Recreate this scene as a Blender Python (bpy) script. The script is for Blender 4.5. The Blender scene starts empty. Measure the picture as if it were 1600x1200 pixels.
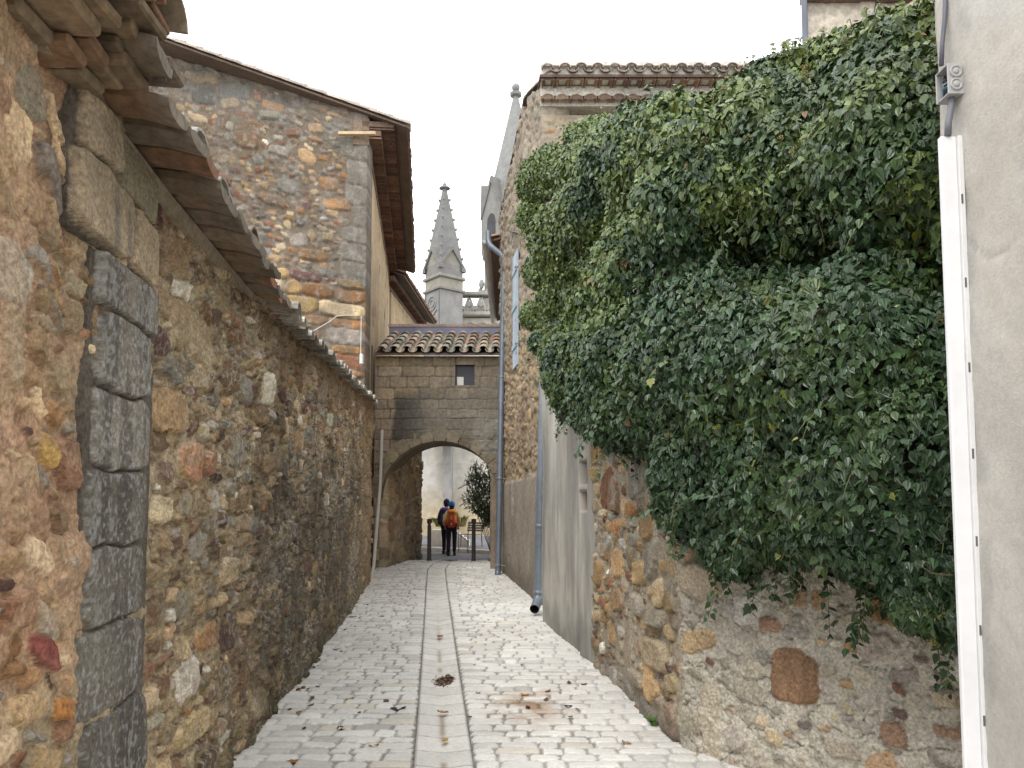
import bpy, math, random
import numpy as np
from mathutils import Vector
random.seed(7)
RNG = np.random.default_rng(7)
scene = bpy.context.scene
COL = scene.collection
PI = math.pi

# ------------------------------------------------------------------ camera frame
F = 1200.0                 # focal length in pixels of the 1600 px photograph
EYE = 1.6
PITCH = math.radians(4.0)
CY = 711.0                 # optical axis row (lens shifted up)
cp, sp = math.cos(PITCH), math.sin(PITCH)

def W(u, v, Y):
    """world point at forward distance Y on the sight line of photo pixel (u, v)"""
    x = (u-800)/F; y = (CY-v)/F
    t = Y/(cp - sp*y)
    return Vector((x*t, Y, EYE + (sp + cp*y)*t))

def ground_z(Y):
    def ss(a, b, x):
        t = min(max((x-a)/(b-a), 0), 1); return t*t*(3-2*t)
    z = 0.30*ss(7.0, 19.4, Y)
    z -= 0.20*ss(19.6, 22.0, Y)
    return z

def WG(u, v):
    """point on the ground"""
    Y = 6.0
    for _ in range(40):
        z = ground_z(Y)
        x = (u-800)/F; y = (CY-v)/F
        dz = sp + cp*y
        t = (z-EYE)/dz
        Y = 0.5*Y + 0.5*t*(cp - sp*y)
    return Vector((x*t, Y, z))

def WP(u, v, a, b):
    """point on the vertical plane through ground points a, b"""
    x = (u-800)/F; y = (CY-v)/F
    d = (x, cp - sp*y, sp + cp*y)
    nx, ny = (b[1]-a[1]), -(b[0]-a[0])
    t = (nx*a[0]+ny*a[1])/(nx*d[0]+ny*d[1])
    return Vector((d[0]*t, d[1]*t, EYE + d[2]*t))

# ------------------------------------------------------------------ object helpers
def tag(o, label=None, cat=None, group=None, kind=None):
    if label: o['label'] = label
    if cat: o['category'] = cat
    if group: o['group'] = group
    if kind: o['kind'] = kind
    return o

def thing(name, label, cat, loc=(0, 0, 0), group=None, kind=None):
    o = bpy.data.objects.new(name, None); COL.objects.link(o)
    o.empty_display_size = 0.1
    o.location = loc
    return tag(o, label, cat, group, kind)

def link(name, me, mat, parent=None):
    o = bpy.data.objects.new(name, me); COL.objects.link(o)
    if mat is not None and len(me.materials) == 0: me.materials.append(mat)
    if parent is not None:
        o.parent = parent
        L = Vector(parent.location); p = parent.parent
        while p is not None: L = L + Vector(p.location); p = p.parent
        # geometry is authored in world space: shift it into the parent's frame
        n = len(me.vertices)
        if n and L.length > 0:
            a = np.empty(n*3, np.float32); me.vertices.foreach_get('co', a)
            a = a.reshape(-1, 3) - np.array(L, np.float32)
            me.vertices.foreach_set('co', a.ravel())
    return o

def make_mesh(name, V, polys, col=None, smooth=False):
    """V (n,3); polys: list of 2-D int arrays (each with a constant number of corners)"""
    me = bpy.data.meshes.new(name)
    V = np.asarray(V, np.float32)
    me.vertices.add(len(V)); me.vertices.foreach_set('co', V.ravel())
    loops = np.concatenate([np.asarray(p, np.int32).ravel() for p in polys])
    sizes = np.concatenate([np.full(len(p), np.asarray(p).shape[1], np.int32) for p in polys])
    starts = np.concatenate([[0], np.cumsum(sizes)[:-1]]).astype(np.int32)
    me.loops.add(len(loops)); me.loops.foreach_set('vertex_index', loops)
    me.polygons.add(len(sizes)); me.polygons.foreach_set('loop_start', starts)
    me.update(calc_edges=True)
    me.validate()
    if col is not None:
        a = me.attributes.new('col', 'FLOAT_COLOR', 'POINT')
        c = np.ones((len(V), 4), np.float32); c[:, :3] = np.asarray(col, np.float32)
        a.data.foreach_set('color', c.ravel())
    me.polygons.foreach_set('use_smooth', np.full(len(me.polygons), bool(smooth)))
    return me

class Acc:
    """collects shapes with a colour per vertex and builds ONE mesh"""
    def __init__(s): s.V = []; s.C = []; s.P = {}; s.n = 0
    def add(s, V, faces, c=(0.5, 0.5, 0.5)):
        V = np.asarray(V, float).reshape(-1, 3)
        s.V.append(V)
        c = np.asarray(c, float)
        s.C.append(np.broadcast_to(c, (len(V), 3)) if c.ndim == 1 else c)
        for f in faces: s.P.setdefault(len(f), []).append([i+s.n for i in f])
        s.n += len(V)
    def box(s, lo, hi, c=(0.5, 0.5, 0.5), fr=None):
        x0, y0, z0 = lo; x1, y1, z1 = hi
        V = [(x0,y0,z0),(x1,y0,z0),(x1,y1,z0),(x0,y1,z0),(x0,y0,z1),(x1,y0,z1),(x1,y1,z1),(x0,y1,z1)]
        if fr: V = [fr(*p) for p in V]
        s.add(V, [(0,3,2,1),(4,5,6,7),(0,1,5,4),(1,2,6,5),(2,3,7,6),(3,0,4,7)], c)
    def bevbox(s, lo, hi, b, c=(.5,.5,.5), fr=None):
        """box with chamfered edges"""
        lo = np.array(lo, float); hi = np.array(hi, float); m = (lo+hi)/2; h = (hi-lo)/2
        b = min(b, *(h*0.49))
        V = []; idx = {}
        for sx in (-1,1):
            for sy in (-1,1):
                for sz in (-1,1):
                    for ax in range(3):
                        p = h.copy() - b; p[ax] = h[ax]
                        q = m + p*np.array((sx,sy,sz)); idx[(sx,sy,sz,ax)] = len(V); V.append(q)
        fs = []
        for ax in range(3):
            o = [i for i in range(3) if i != ax]
            for sg in (-1,1):
                f = []
                for a_, b_ in ((-1,-1),(1,-1),(1,1),(-1,1)):
                    k = [0,0,0]; k[ax] = sg; k[o[0]] = a_; k[o[1]] = b_
                    f.append(idx[(k[0],k[1],k[2],ax)])
                fs.append(f)
            for a_ in (-1,1):
                for b_ in (-1,1):
                    k0 = [0,0,0]; k0[o[0]] = a_; k0[o[1]] = b_; k1 = list(k0)
                    k0[ax] = -1; k1[ax] = 1
                    fs.append([idx[(*k0,o[0])], idx[(*k0,o[1])], idx[(*k1,o[1])], idx[(*k1,o[0])]])
        for sx in (-1,1):
            for sy in (-1,1):
                for sz in (-1,1):
                    fs.append([idx[(sx,sy,sz,0)], idx[(sx,sy,sz,1)], idx[(sx,sy,sz,2)]])
        if fr: V = [fr(*p) for p in V]
        s.add(V, fs, c)
    def tube(s, pts, r, c=(.5,.5,.5), seg=8, caps=True):
        pts = [Vector(p) for p in pts]; n = len(pts)
        rr = r if isinstance(r, (list, tuple)) else [r]*n
        V = []; prev = None
        for i, p in enumerate(pts):
            d = (pts[min(i+1, n-1)] - pts[max(i-1, 0)]).normalized()
            if prev is None:
                a = Vector((0, 0, 1)) if abs(d.z) < .9 else Vector((1, 0, 0))
                e = d.cross(a).normalized()
            else:
                e = (prev - d*prev.dot(d)).normalized()
            prev = e; g = d.cross(e)
            for k in range(seg):
                t = 2*PI*k/seg
                V.append(p + (e*math.cos(t) + g*math.sin(t))*rr[i])
        fs = []
        for i in range(n-1):
            for k in range(seg):
                fs.append((i*seg+k, i*seg+(k+1) % seg, (i+1)*seg+(k+1) % seg, (i+1)*seg+k))
        if caps:
            fs.append(tuple(range(seg))[::-1]); fs.append(tuple((n-1)*seg+k for k in range(seg)))
        s.add(V, fs, c)
    def lathe(s, o, prof, c=(.5,.5,.5), seg=16, rot=0.0):
        """prof [(r, z)] about the vertical through o"""
        V = []; fs = []
        for r, z in prof:
            for k in range(seg):
                t = rot + 2*PI*k/seg
                V.append((o[0]+r*math.cos(t), o[1]+r*math.sin(t), o[2]+z))
        for i in range(len(prof)-1):
            for k in range(seg):
                fs.append((i*seg+k, i*seg+(k+1) % seg, (i+1)*seg+(k+1) % seg, (i+1)*seg+k))
        fs.append(tuple(range(seg))[::-1]); fs.append(tuple((len(prof)-1)*seg+k for k in range(seg)))
        s.add(V, fs, c)
    def prism(s, poly, d, c=(.5,.5,.5)):
        """poly: list of 3-D points, extruded by the vector d"""
        n = len(poly); d = Vector(d)
        V = [Vector(p) for p in poly] + [Vector(p)+d for p in poly]
        fs = [tuple(range(n))[::-1], tuple(range(n, 2*n))]
        for k in range(n): fs.append((k, (k+1) % n, n+(k+1) % n, n+k))
        s.add(V, fs, c)
    def ball(s, o, r, c=(.5,.5,.5), seg=10, rings=6, jit=0.0):
        r = np.broadcast_to(np.asarray(r, float), (3,))
        V = [(o[0], o[1], o[2]-r[2])]; fs = []
        for i in range(1, rings):
            ph = -PI/2 + PI*i/rings
            for k in range(seg):
                t = 2*PI*k/seg; j = 1+random.uniform(-jit, jit)
                V.append((o[0]+r[0]*math.cos(ph)*math.cos(t)*j, o[1]+r[1]*math.cos(ph)*math.sin(t)*j, o[2]+r[2]*math.sin(ph)*j))
        V.append((o[0], o[1], o[2]+r[2])); top = len(V)-1
        for k in range(seg):
            fs.append((0, 1+(k+1) % seg, 1+k))
            fs.append((top, top-seg+k, top-seg+(k+1) % seg))
        for i in range(rings-2):
            for k in range(seg):
                a = 1+i*seg
                fs.append((a+k, a+(k+1) % seg, a+seg+(k+1) % seg, a+seg+k))
        s.add(V, fs, c)
    def build(s, name, mat, parent=None, smooth=False):
        me = make_mesh(name, np.concatenate(s.V), [np.array(p) for p in s.P.values()], np.concatenate(s.C), smooth)
        o = link(name, me, mat, parent)
        return o

# ------------------------------------------------------------------ numpy noise
def vnoise(x, y, seed=0):
    r = np.random.default_rng(seed).random((64, 64)).astype(np.float32)
    xi = np.floor(x).astype(int); yi = np.floor(y).astype(int)
    fx = x-xi; fy = y-yi
    fx = fx*fx*(3-2*fx); fy = fy*fy*(3-2*fy)
    g = lambda a, b: r[a & 63, b & 63]
    return (g(xi, yi)*(1-fx)+g(xi+1, yi)*fx)*(1-fy) + (g(xi, yi+1)*(1-fx)+g(xi+1, yi+1)*fx)*fy

def fbm(x, y, sc, octv=4, seed=0, gain=0.5):
    """0..1"""
    s = 0; a = 1; t = 0
    for k in range(octv):
        s = s + a*vnoise(x/sc*2**k + 7.3*k, y/sc*2**k + 3.1*k, seed+k); t += a; a *= gain
    return s/t

def sst(a, b, x):
    t = np.clip((x-a)/(b-a), 0, 1); return t*t*(3-2*t)

def mix(a, b, t): return a*(1-t[..., None]) + np.asarray(b)*t[..., None]

# ------------------------------------------------------------------ materials
def base_mat(name):
    m = bpy.data.materials.new(name); m.use_nodes = True
    nt = m.node_tree; return m, nt, nt.nodes['Principled BSDF']

def N(nt, t, **kw):
    n = nt.nodes.new(t)
    for k, v in kw.items():
        if k in n.inputs: n.inputs[k].default_value = v
        else: setattr(n, k, v)
    return n

def mat_surface(name, color=None, rough=0.9, nscale=30, namt=0.35, bscale=60, bamt=0.3, bdist=0.01, metallic=0.0,
                spec=0.3, big=1.5, bigamt=0.2, stretch=None, attr=True):
    """procedural surface: colour (attribute 'col' or a constant) broken up by two noises, with a fine bump"""
    m, nt, b = base_mat(name)
    tc = N(nt, 'ShaderNodeTexCoord')
    co = tc.outputs['Object']
    if stretch:
        mp = N(nt, 'ShaderNodeMapping'); mp.inputs['Scale'].default_value = stretch
        nt.links.new(co, mp.inputs['Vector']); co = mp.outputs['Vector']
    n1 = N(nt, 'ShaderNodeTexNoise', Scale=nscale, Detail=6.0, Roughness=0.65)
    n2 = N(nt, 'ShaderNodeTexNoise', Scale=big, Detail=4.0, Roughness=0.55)
    for n in (n1, n2): nt.links.new(co, n.inputs['Vector'])
    def rng(sock, amt):
        r = N(nt, 'ShaderNodeMapRange'); r.inputs['From Min'].default_value = 0.3; r.inputs['From Max'].default_value = 0.7
        r.inputs['To Min'].default_value = 1-amt; r.inputs['To Max'].default_value = 1+amt
        nt.links.new(sock, r.inputs['Value']); return r.outputs['Result']
    mu = N(nt, 'ShaderNodeMath', operation='MULTIPLY')
    nt.links.new(rng(n1.outputs['Fac'], namt), mu.inputs[0]); nt.links.new(rng(n2.outputs['Fac'], bigamt), mu.inputs[1])
    mx = N(nt, 'ShaderNodeVectorMath', operation='SCALE')
    if attr and color is None:
        at = N(nt, 'ShaderNodeAttribute'); at.attribute_name = 'col'
        nt.links.new(at.outputs['Color'], mx.inputs[0])
    else:
        mx.inputs[0].default_value = color
    nt.links.new(mu.outputs[0], mx.inputs['Scale'])
    nt.links.new(mx.outputs['Vector'], b.inputs['Base Color'])
    b.inputs['Roughness'].default_value = rough; b.inputs['Metallic'].default_value = metallic
    b.inputs['Specular IOR Level'].default_value = spec
    if bamt > 0:
        nb = N(nt, 'ShaderNodeTexNoise', Scale=bscale, Detail=5.0, Roughness=0.6)
        nt.links.new(co, nb.inputs['Vector'])
        bp = N(nt, 'ShaderNodeBump'); bp.inputs['Strength'].default_value = bamt; bp.inputs['Distance'].default_value = bdist
        nt.links.new(nb.outputs['Fac'], bp.inputs['Height']); nt.links.new(bp.outputs['Normal'], b.inputs['Normal'])
    return m

M = {}
M['stone'] = mat_surface('rough_stone', nscale=55, namt=0.46, bscale=48, bamt=0.85, bdist=0.02)
M['stone_far'] = mat_surface('weathered_stone', nscale=14, namt=0.3, bscale=22, bamt=0.5, bdist=0.02)
M['cobble'] = mat_surface('limestone_cobble', nscale=40, namt=0.12, bscale=60, bamt=0.25, bdist=0.006, rough=0.85, bigamt=0.08)
M['tile'] = mat_surface('clay_tile', nscale=22, namt=0.35, bscale=40, bamt=0.4, bdist=0.008, rough=0.9)
M['render'] = mat_surface('lime_render', nscale=60, namt=0.10, bscale=110, bamt=0.45, bdist=0.006, bigamt=0.10)
M['cement'] = mat_surface('cement_render', nscale=2.6, namt=0.22, bscale=40, bamt=0.5, bdist=0.01, bigamt=0.15, stretch=(1, 1, .22))
M['church'] = mat_surface('church_limestone', nscale=2.6, namt=0.18, bscale=5, bamt=0.4, bdist=0.05, big=.7, bigamt=.11)
M['zinc'] = mat_surface('zinc_pipe', nscale=14, namt=0.12, bscale=30, bamt=0.05, rough=0.42, metallic=0.25, spec=0.5)
M['pvc'] = mat_surface('white_plastic', nscale=12, namt=0.04, bamt=0.0, rough=0.6, spec=0.25, bigamt=.05)
M['plastic'] = mat_surface('grey_plastic', nscale=18, namt=0.1, bscale=60, bamt=0.06, rough=0.5, spec=0.45)
M['wood'] = mat_surface('painted_wood', nscale=20, namt=0.15, bscale=40, bamt=0.2, rough=0.65, stretch=(1, 1, .15))
M['asphalt'] = mat_surface('asphalt', nscale=25, namt=0.2, bscale=80, bamt=0.4, rough=0.85, bigamt=.2, big=.4)
M['iron'] = mat_surface('painted_iron', nscale=15, namt=0.15, bamt=0.05, rough=0.5, spec=.5)
M['cloth'] = mat_surface('woven_cloth', nscale=60, namt=0.12, bscale=120, bamt=0.3, bdist=.004, rough=0.9)
M['skin'] = mat_surface('skin', nscale=40, namt=0.06, bamt=0.05, rough=0.55)
M['bark'] = mat_surface('bark', nscale=40, namt=0.3, bscale=60, bamt=0.5, rough=0.9)
M['dry'] = mat_surface('dry_leaf', nscale=60, namt=0.25, bscale=90, bamt=0.3, rough=0.8)
M['earth'] = mat_surface('earth', nscale=6, namt=0.25, bscale=20, bamt=0.4, rough=0.95)
def mat_leaf(name, rough=0.34, spec=0.45):
    m = mat_surface(name, nscale=25, namt=0.18, bscale=40, bamt=0.15, bdist=0.004, rough=rough, spec=spec, big=1.2, bigamt=.18)
    return m
M['leaf'] = mat_leaf('ivy_leaf')
M['leaf2'] = mat_leaf('oleander_leaf', 0.45, 0.4)

# ------------------------------------------------------------------ masonry height fields
class Layout:
    """stones as super-ellipses in wall coordinates (s, z)"""
    def __init__(self, L, H, seed, s0=0.0, z0=0.0, cell=0.02):
        self.r = np.random.default_rng(seed); self.s0 = s0; self.z0 = z0; self.L = L; self.H = H; self.cell = cell
        self.occ = np.zeros((int(H/cell)+2, int(L/cell)+2), bool); self.st = []
    def put(self, cs, cz, a, b, rot=0.0, p=3.0, col=None, rel=0.03, mark=True):
        self.st.append((cs, cz, a, b, rot, p, col, rel))
        if mark:
            c = self.cell
            i0, i1 = int((cz-b-self.z0)/c), int((cz+b-self.z0)/c)+1
            j0, j1 = int((cs-a-self.s0)/c), int((cs+a-self.s0)/c)+1
            self.occ[max(i0, 0):max(i1, 0), max(j0, 0):max(j1, 0)] = True
    def block(self, s0, s1, z0, z1, **k):
        self.put((s0+s1)/2, (z0+z1)/2, (s1-s0)/2, (z1-z0)/2, **k)
    def fill(self, sizes, tries, colf, tol=0.12, rel=(0.012, 0.035), p=(2.2, 4.5), rot=0.18):
        r = self.r; c = self.cell
        for (w, h) in sizes:
            for _ in range(int(tries*self.L*self.H*0.9/(w*h))):
                cs = self.s0 + r.random()*self.L; cz = self.z0 + r.random()*self.H
                k = math.exp(r.normal(0, .22)); a = w*k*math.exp(r.normal(0, .22))/2; b = h*k*math.exp(r.normal(0, .18))/2
                i0, i1 = int((cz-b-self.z0)/c), int((cz+b-self.z0)/c)+1
                j0, j1 = int((cs-a-self.s0)/c), int((cs+a-self.s0)/c)+1
                if i1 <= 0 or j1 <= 0: continue
                o = self.occ[max(i0, 0):i1, max(j0, 0):j1]
                if o.size == 0 or o.mean() > tol: continue
                self.put(cs, cz, a, b, r.normal(0, rot), r.uniform(*p), colf(cs, cz, r), r.uniform(*rel))
        return self

def raster(lay, s, z, mortar, warp=0.02, infl=1.12, edge=0.16, gap=0.10, seed=1, wscale=0.12, grain=0.004, mgrain=0.012, blotch=.25, crevd=.016):
    """-> height, colour, stone mask on the grid z x s"""
    S, Z = np.meshgrid(s, z)
    Sw = S + (fbm(S, Z, wscale, 3, seed)-.5)*2*warp; Zw = Z + (fbm(S, Z, wscale, 3, seed+9)-.5)*2*warp
    sh = S.shape
    f1 = np.full(sh, 9.0, np.float32); f2 = np.full(sh, 9.0, np.float32)
    rel = np.zeros(sh, np.float32); tl = np.zeros(sh, np.float32)
    col = np.zeros(sh+(3,), np.float32)
    rr = np.random.default_rng(seed+3)
    for (cs, cz, a, b, rot, p, c, rl) in lay.st:
        R = math.hypot(a, b)*infl*1.15 + warp
        j0, j1 = np.searchsorted(s, (cs-R, cs+R)); i0, i1 = np.searchsorted(z, (cz-R, cz+R))
        if j1 <= j0 or i1 <= i0: continue
        x = Sw[i0:i1, j0:j1]-cs; y = Zw[i0:i1, j0:j1]-cz
        cr, sr = math.cos(rot), math.sin(rot)
        X = np.abs((x*cr + y*sr)/(a*infl)); Yy = np.abs((-x*sr + y*cr)/(b*infl))
        d = (X**p + Yy**p)**(1/p)
        w1 = f1[i0:i1, j0:j1]; w2 = f2[i0:i1, j0:j1]
        better = d < w1
        w2[:] = np.where(better, w1, np.minimum(w2, d)); w1[:] = np.where(better, d, w1)
        rel[i0:i1, j0:j1][better] = rl
        g = rr.normal(0, 1, 2)
        tl[i0:i1, j0:j1][better] = ((x/a)*g[0] + (y/b)*g[1])[better]*0.2*rl
        col[i0:i1, j0:j1][better] = c
    m = sst(0, edge, 1-f1)*sst(0, gap, f2-f1)
    mc = sst(0, edge*.3, 1-f1)*sst(gap*.05, gap*.32, f2-f1)
    nz = fbm(S, Z, .06, 4, seed+20)-.5
    crev = sst(gap*.35, 0, f2-f1)*sst(1.05, .9, f1)
    h = m*(rel+tl) - crev*crevd + m*nz*grain*2 + (1-m)*(fbm(S, Z, .05, 4, seed+30)-.5)*mgrain
    mo = np.asarray(mortar); mo = np.broadcast_to(mo, sh+(3,))
    mo = mo*(0.78+0.44*fbm(S, Z, .09, 4, seed+40))[..., None]
    st = col*(1-blotch+2*blotch*fbm(S, Z, .07, 4, seed+50))[..., None]
    return h, mo*(1-mc[..., None]) + st*mc[..., None], mc, S, Z

def field(name, s, z, h, col, mapf, mat, parent=None, hole=None, thick=0.3, smooth=True):
    """relief sheet with closed sides and back; mapf(S, Z, H) -> X, Y, Z"""
    S, Z = np.meshgrid(s, z); ns, nz = len(s), len(z)
    X, Y, ZZ = mapf(S, Z, h)
    V = np.stack([X, Y, ZZ], -1).reshape(-1, 3)
    idx = np.arange(ns*nz).reshape(nz, ns)
    q = np.stack([idx[:-1, :-1], idx[:-1, 1:], idx[1:, 1:], idx[1:, :-1]], -1).reshape(-1, 4)
    if hole is not None:
        hm = hole(S, Z); fm = hm[:-1, :-1] | hm[:-1, 1:] | hm[1:, 1:] | hm[1:, :-1]
        q = q[~fm.reshape(-1)]
    polys = [q]; C = col.reshape(-1, 3)
    if thick:
        per = np.concatenate([idx[0, :], idx[1:, -1], idx[-1, ::-1][1:], idx[::-1, 0][1:-1]])
        ps = S.reshape(-1)[per]; pz = Z.reshape(-1)[per]
        bx, by, bz = mapf(ps, pz, np.full(len(per), -thick))
        B = np.stack([bx, by, bz], -1); n0 = len(V); k = len(per)
        V = np.concatenate([V, B]); C = np.concatenate([C, C[per]])
        r = np.arange(k); r2 = (r+1) % k
        polys.append(np.stack([per[r2], per[r], n0+r, n0+r2], -1))
        if hole is None:
            polys.append((n0+r)[None, ::-1])
        else:
            # thick walls with openings get a back sheet with the same opening
            bx, by, bz = mapf(S, Z, np.full(S.shape, -thick)); n1 = len(V)
            V = np.concatenate([V, np.stack([bx, by, bz], -1).reshape(-1, 3)]); C = np.concatenate([C, col.reshape(-1, 3)])
            polys.append(q[:, ::-1]+n1)
    me = make_mesh(name, V, polys, C, smooth)
    return link(name, me, mat, parent)

def line_map(a, b, zf=None, off=0.0):
    """wall coordinates s (metres from a towards b), z, height towards the left of a->b turned outward"""
    a = Vector((a[0], a[1])); b = Vector((b[0], b[1])); d = (b-a).normalized()
    def f(S, Z, H, sg=1):
        Zz = zf(S, Z) if zf else Z
        Hn = H + off
        return a.x + d.x*S + nrm[0]*Hn, a.y + d.y*S + nrm[1]*Hn, Zz
    nrm = [d.y, -d.x]
    f.d = d; f.n = nrm; f.a = a; f.L = (b-a).length
    return f

def pick(pal, var=.16):
    w = np.array([p[0] for p in pal], float); w /= w.sum(); cs = np.array([p[1] for p in pal], float)
    def f(s, z, r):
        c = cs[r.choice(len(w), p=w)]
        return c*math.exp(r.normal(0, var))*np.array([1+r.normal(0, .03), 1, 1+r.normal(0, .04)])
    return f

CREAM = (.46, .35, .22); TAN = (.36, .25, .14); ORANGE = (.33, .18, .085); RUST = (.23, .115, .07); PURPLE = (.15, .085, .075)
GREY = (.27, .245, .21); DGREY = (.15, .14, .125); WHITE = (.62, .58, .5); OCHRE = (.36, .25, .12); BROWN = (.2, .13, .08); PINK = (.42, .24, .16)

# ================================================================== SETTING: ground
def chan_x(Y):
    """centre line of the drain channel across the alley"""
    Y = np.asarray(Y, float)
    x = np.interp(Y, [0, 4.86, 6.5, 10.2, 14, 17, 18.3, 19.4, 20], [0.0, -.42, -.585, -.965, -1.36, -1.66, -1.68, -1.57, -1.50])
    return x
CHW = 0.19
def gz(Y): return np.vectorize(ground_z)(Y)

def paving():
    x = np.arange(-3.6, 2.6, 0.0125)
    ys = [1.2]
    while ys[-1] < 19.5: ys.append(ys[-1] + 0.0115*max((ys[-1]/5)**1.35, .7))
    y = np.array(ys); y[-1] = 19.5
    lay = Layout(6.2, 18.4, 3, s0=-3.6, z0=1.2)
    r = np.random.default_rng(11)
    yy = 1.2
    def ccol(cx, cy):
        k = r.normal(0, .05)
        c = np.array([.76, .745, .705])*(1+k)
        t = r.random()
        if t < .07: c = np.array([.69, .645, .565])*(1+k)
        elif t < .16: c = np.array([.60, .58, .55])*(1+k)
        return c
    while yy < 19.6:
        d = r.choice([.125, .14, .155, .17]); c0 = float(chan_x(yy+d/2)); nudge = r.uniform(-.05, .05)
        for side in (-1, 1):
            xx = c0 + side*(CHW+.004)
            while -3.7 < xx < 2.7:
                w = r.uniform(.13, .29) if r.random() < .85 else r.uniform(.28, .36)
                cx = xx + side*w/2
                lay.put(cx, yy+d/2+r.normal(0, .005), w/2-.008, d/2-.007+r.normal(0, .003), r.normal(0, .025), r.uniform(4, 8), ccol(cx, yy), r.uniform(.010, .017), mark=False)
                xx += side*w
        yy += d
    h, c, m, S, Z = raster(lay, x, y, (.31, .295, .27), warp=.010, infl=1.0, edge=.10, gap=.04, seed=5, wscale=.07, grain=.002, mgrain=.006, blotch=.07)
    # sandy jointing and worn patches away from the joints, lime dust close to the walls
    dust = sst(.45, .62, fbm(S, Z, .8, 4, 77))*.6
    c = mix(c, (.66, .645, .61), dust*(1-m)*.5)
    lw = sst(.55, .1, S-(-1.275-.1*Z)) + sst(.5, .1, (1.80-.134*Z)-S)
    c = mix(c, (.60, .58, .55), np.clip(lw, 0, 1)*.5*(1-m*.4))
    # brown leaf tannin stain right of the channel
    st = np.exp(-(((S-.14)/.26)**2+((Z-6.35)/.55)**2)) * sst(.35, .7, fbm(S, Z, .16, 4, 55))
    c = c*(1-np.clip(st, 0, 1)[..., None]*np.array([.45, .62, .74]))
    c = c*(.93+.14*fbm(S, Z, .5, 4, 60))[..., None]
    ch = np.abs(S-chan_x(Z)) < CHW-.002
    h = np.where(ch, -.08, h)
    g = gz(y)[:, None] + 0*S
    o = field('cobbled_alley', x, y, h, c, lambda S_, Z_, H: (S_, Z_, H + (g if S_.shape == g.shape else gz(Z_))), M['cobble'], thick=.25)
    tag(o, kind='structure')
    # channel of V-shaped slabs
    t = np.concatenate([np.linspace(-CHW, CHW, 33)]); ln = [1.2]
    while ln[-1] < 19.5: ln.append(ln[-1] + .010*max((ln[-1]/5)**1.35, .7))
    ln = np.array(ln); ln[-1] = 19.5
    T, L = np.meshgrid(t, ln)
    vee = np.abs(T)/CHW
    slab = np.cumsum(np.random.default_rng(4).choice([.27, .3, .33], 80))+1.2
    dj = np.min(np.abs(L[..., None] - slab[None, None, :] - .02*(1-vee)[..., None]), -1)
    j = sst(.012, .004, dj); edge = sst(.92, .965, vee)
    H = -.028*(1-vee) - .008*j - .012*edge + .003*fbm(T, L, .08, 3, 8)
    sid = np.searchsorted(slab, L)
    tone = 1+np.random.default_rng(9).normal(0, .04, 100)[sid % 100]
    C = np.array([.745, .725, .68])*tone[..., None]*(.93+.14*fbm(T*3, L, .14, 4, 70))[..., None]
    mid = np.exp(-(T/.022)**2)*sst(.4, .6, fbm(T*.2, L, .35, 3, 71))*sst(12, 7, L)
    C = mix(C, (.33, .25, .16), mid*.8)
    C = mix(C, (.2, .19, .175), np.clip(j*.75+edge, 0, 1))
    V = np.stack([chan_x(L)+T, L, gz(ln)[:, None]+H+.006], -1).reshape(-1, 3)
    ix = np.arange(T.size).reshape(T.shape)
    q = np.stack([ix[:-1, :-1], ix[:-1, 1:], ix[1:, 1:], ix[1:, :-1]], -1).reshape(-1, 4)
    o = link('drain_channel', make_mesh('drain_channel', V, [q], C.reshape(-1, 3), True), M['cobble']); tag(o, kind='structure')

paving()
a = Acc(); a.add([(-200, -60, -.32), (200, -60, -.32), (200, 300, -.32), (-200, 300, -.32)], [(0, 1, 2, 3)], (.2, .18, .14))
tag(a.build('ground', M['earth']), kind='structure')
# road beyond the arch
a = Acc(); rows = [19.5, 20, 20.5, 21, 21.5, 22, 24, 31.5]
V = []; fs = []
for i, y in enumerate(rows):
    z = ground_z(y)-.004
    V += [(-40, y, z), (40, y, z)]
    if i: fs.append((2*i-2, 2*i-1, 2*i+1, 2*i))
a.add(V, fs, (.13, .135, .15)); tag(a.build('road', M['asphalt']), kind='structure')
a = Acc()
p0 = W(655, 838, 27.6); p1 = W(700, 846, 26.9); p2 = W(765, 857, 25.2)
pts = [(-40, 33), (p0.x-3, 28.3), (p0.x, 27.9), (p1.x, 27.2), (p2.x, 25.6), (4, 24.6), (40, 24.6)]
V = []; fs = []
for i, (x, y) in enumerate(pts):
    V += [(x, y, .0), (x, y, .22), (x, y+.22, .22), (x, y+.22, .0)]
    if i:
        for k in range(3): fs.append((4*i-4+k, 4*i+k, 4*i+k+1, 4*i-3+k))
a.add(V, fs, (.72, .70, .66)); tag(a.build('kerb', M['church']), kind='structure')
a = Acc()
V = [(x, y+.2, .216) for x, y in pts] + [(x, 44, .216) for x, y in pts]; n = len(pts)
a.add(V, [(i, i+1, n+i+1, n+i) for i in range(n-1)], (.19, .19, .205)); tag(a.build('pavement', M['asphalt']), kind='structure')

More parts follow.
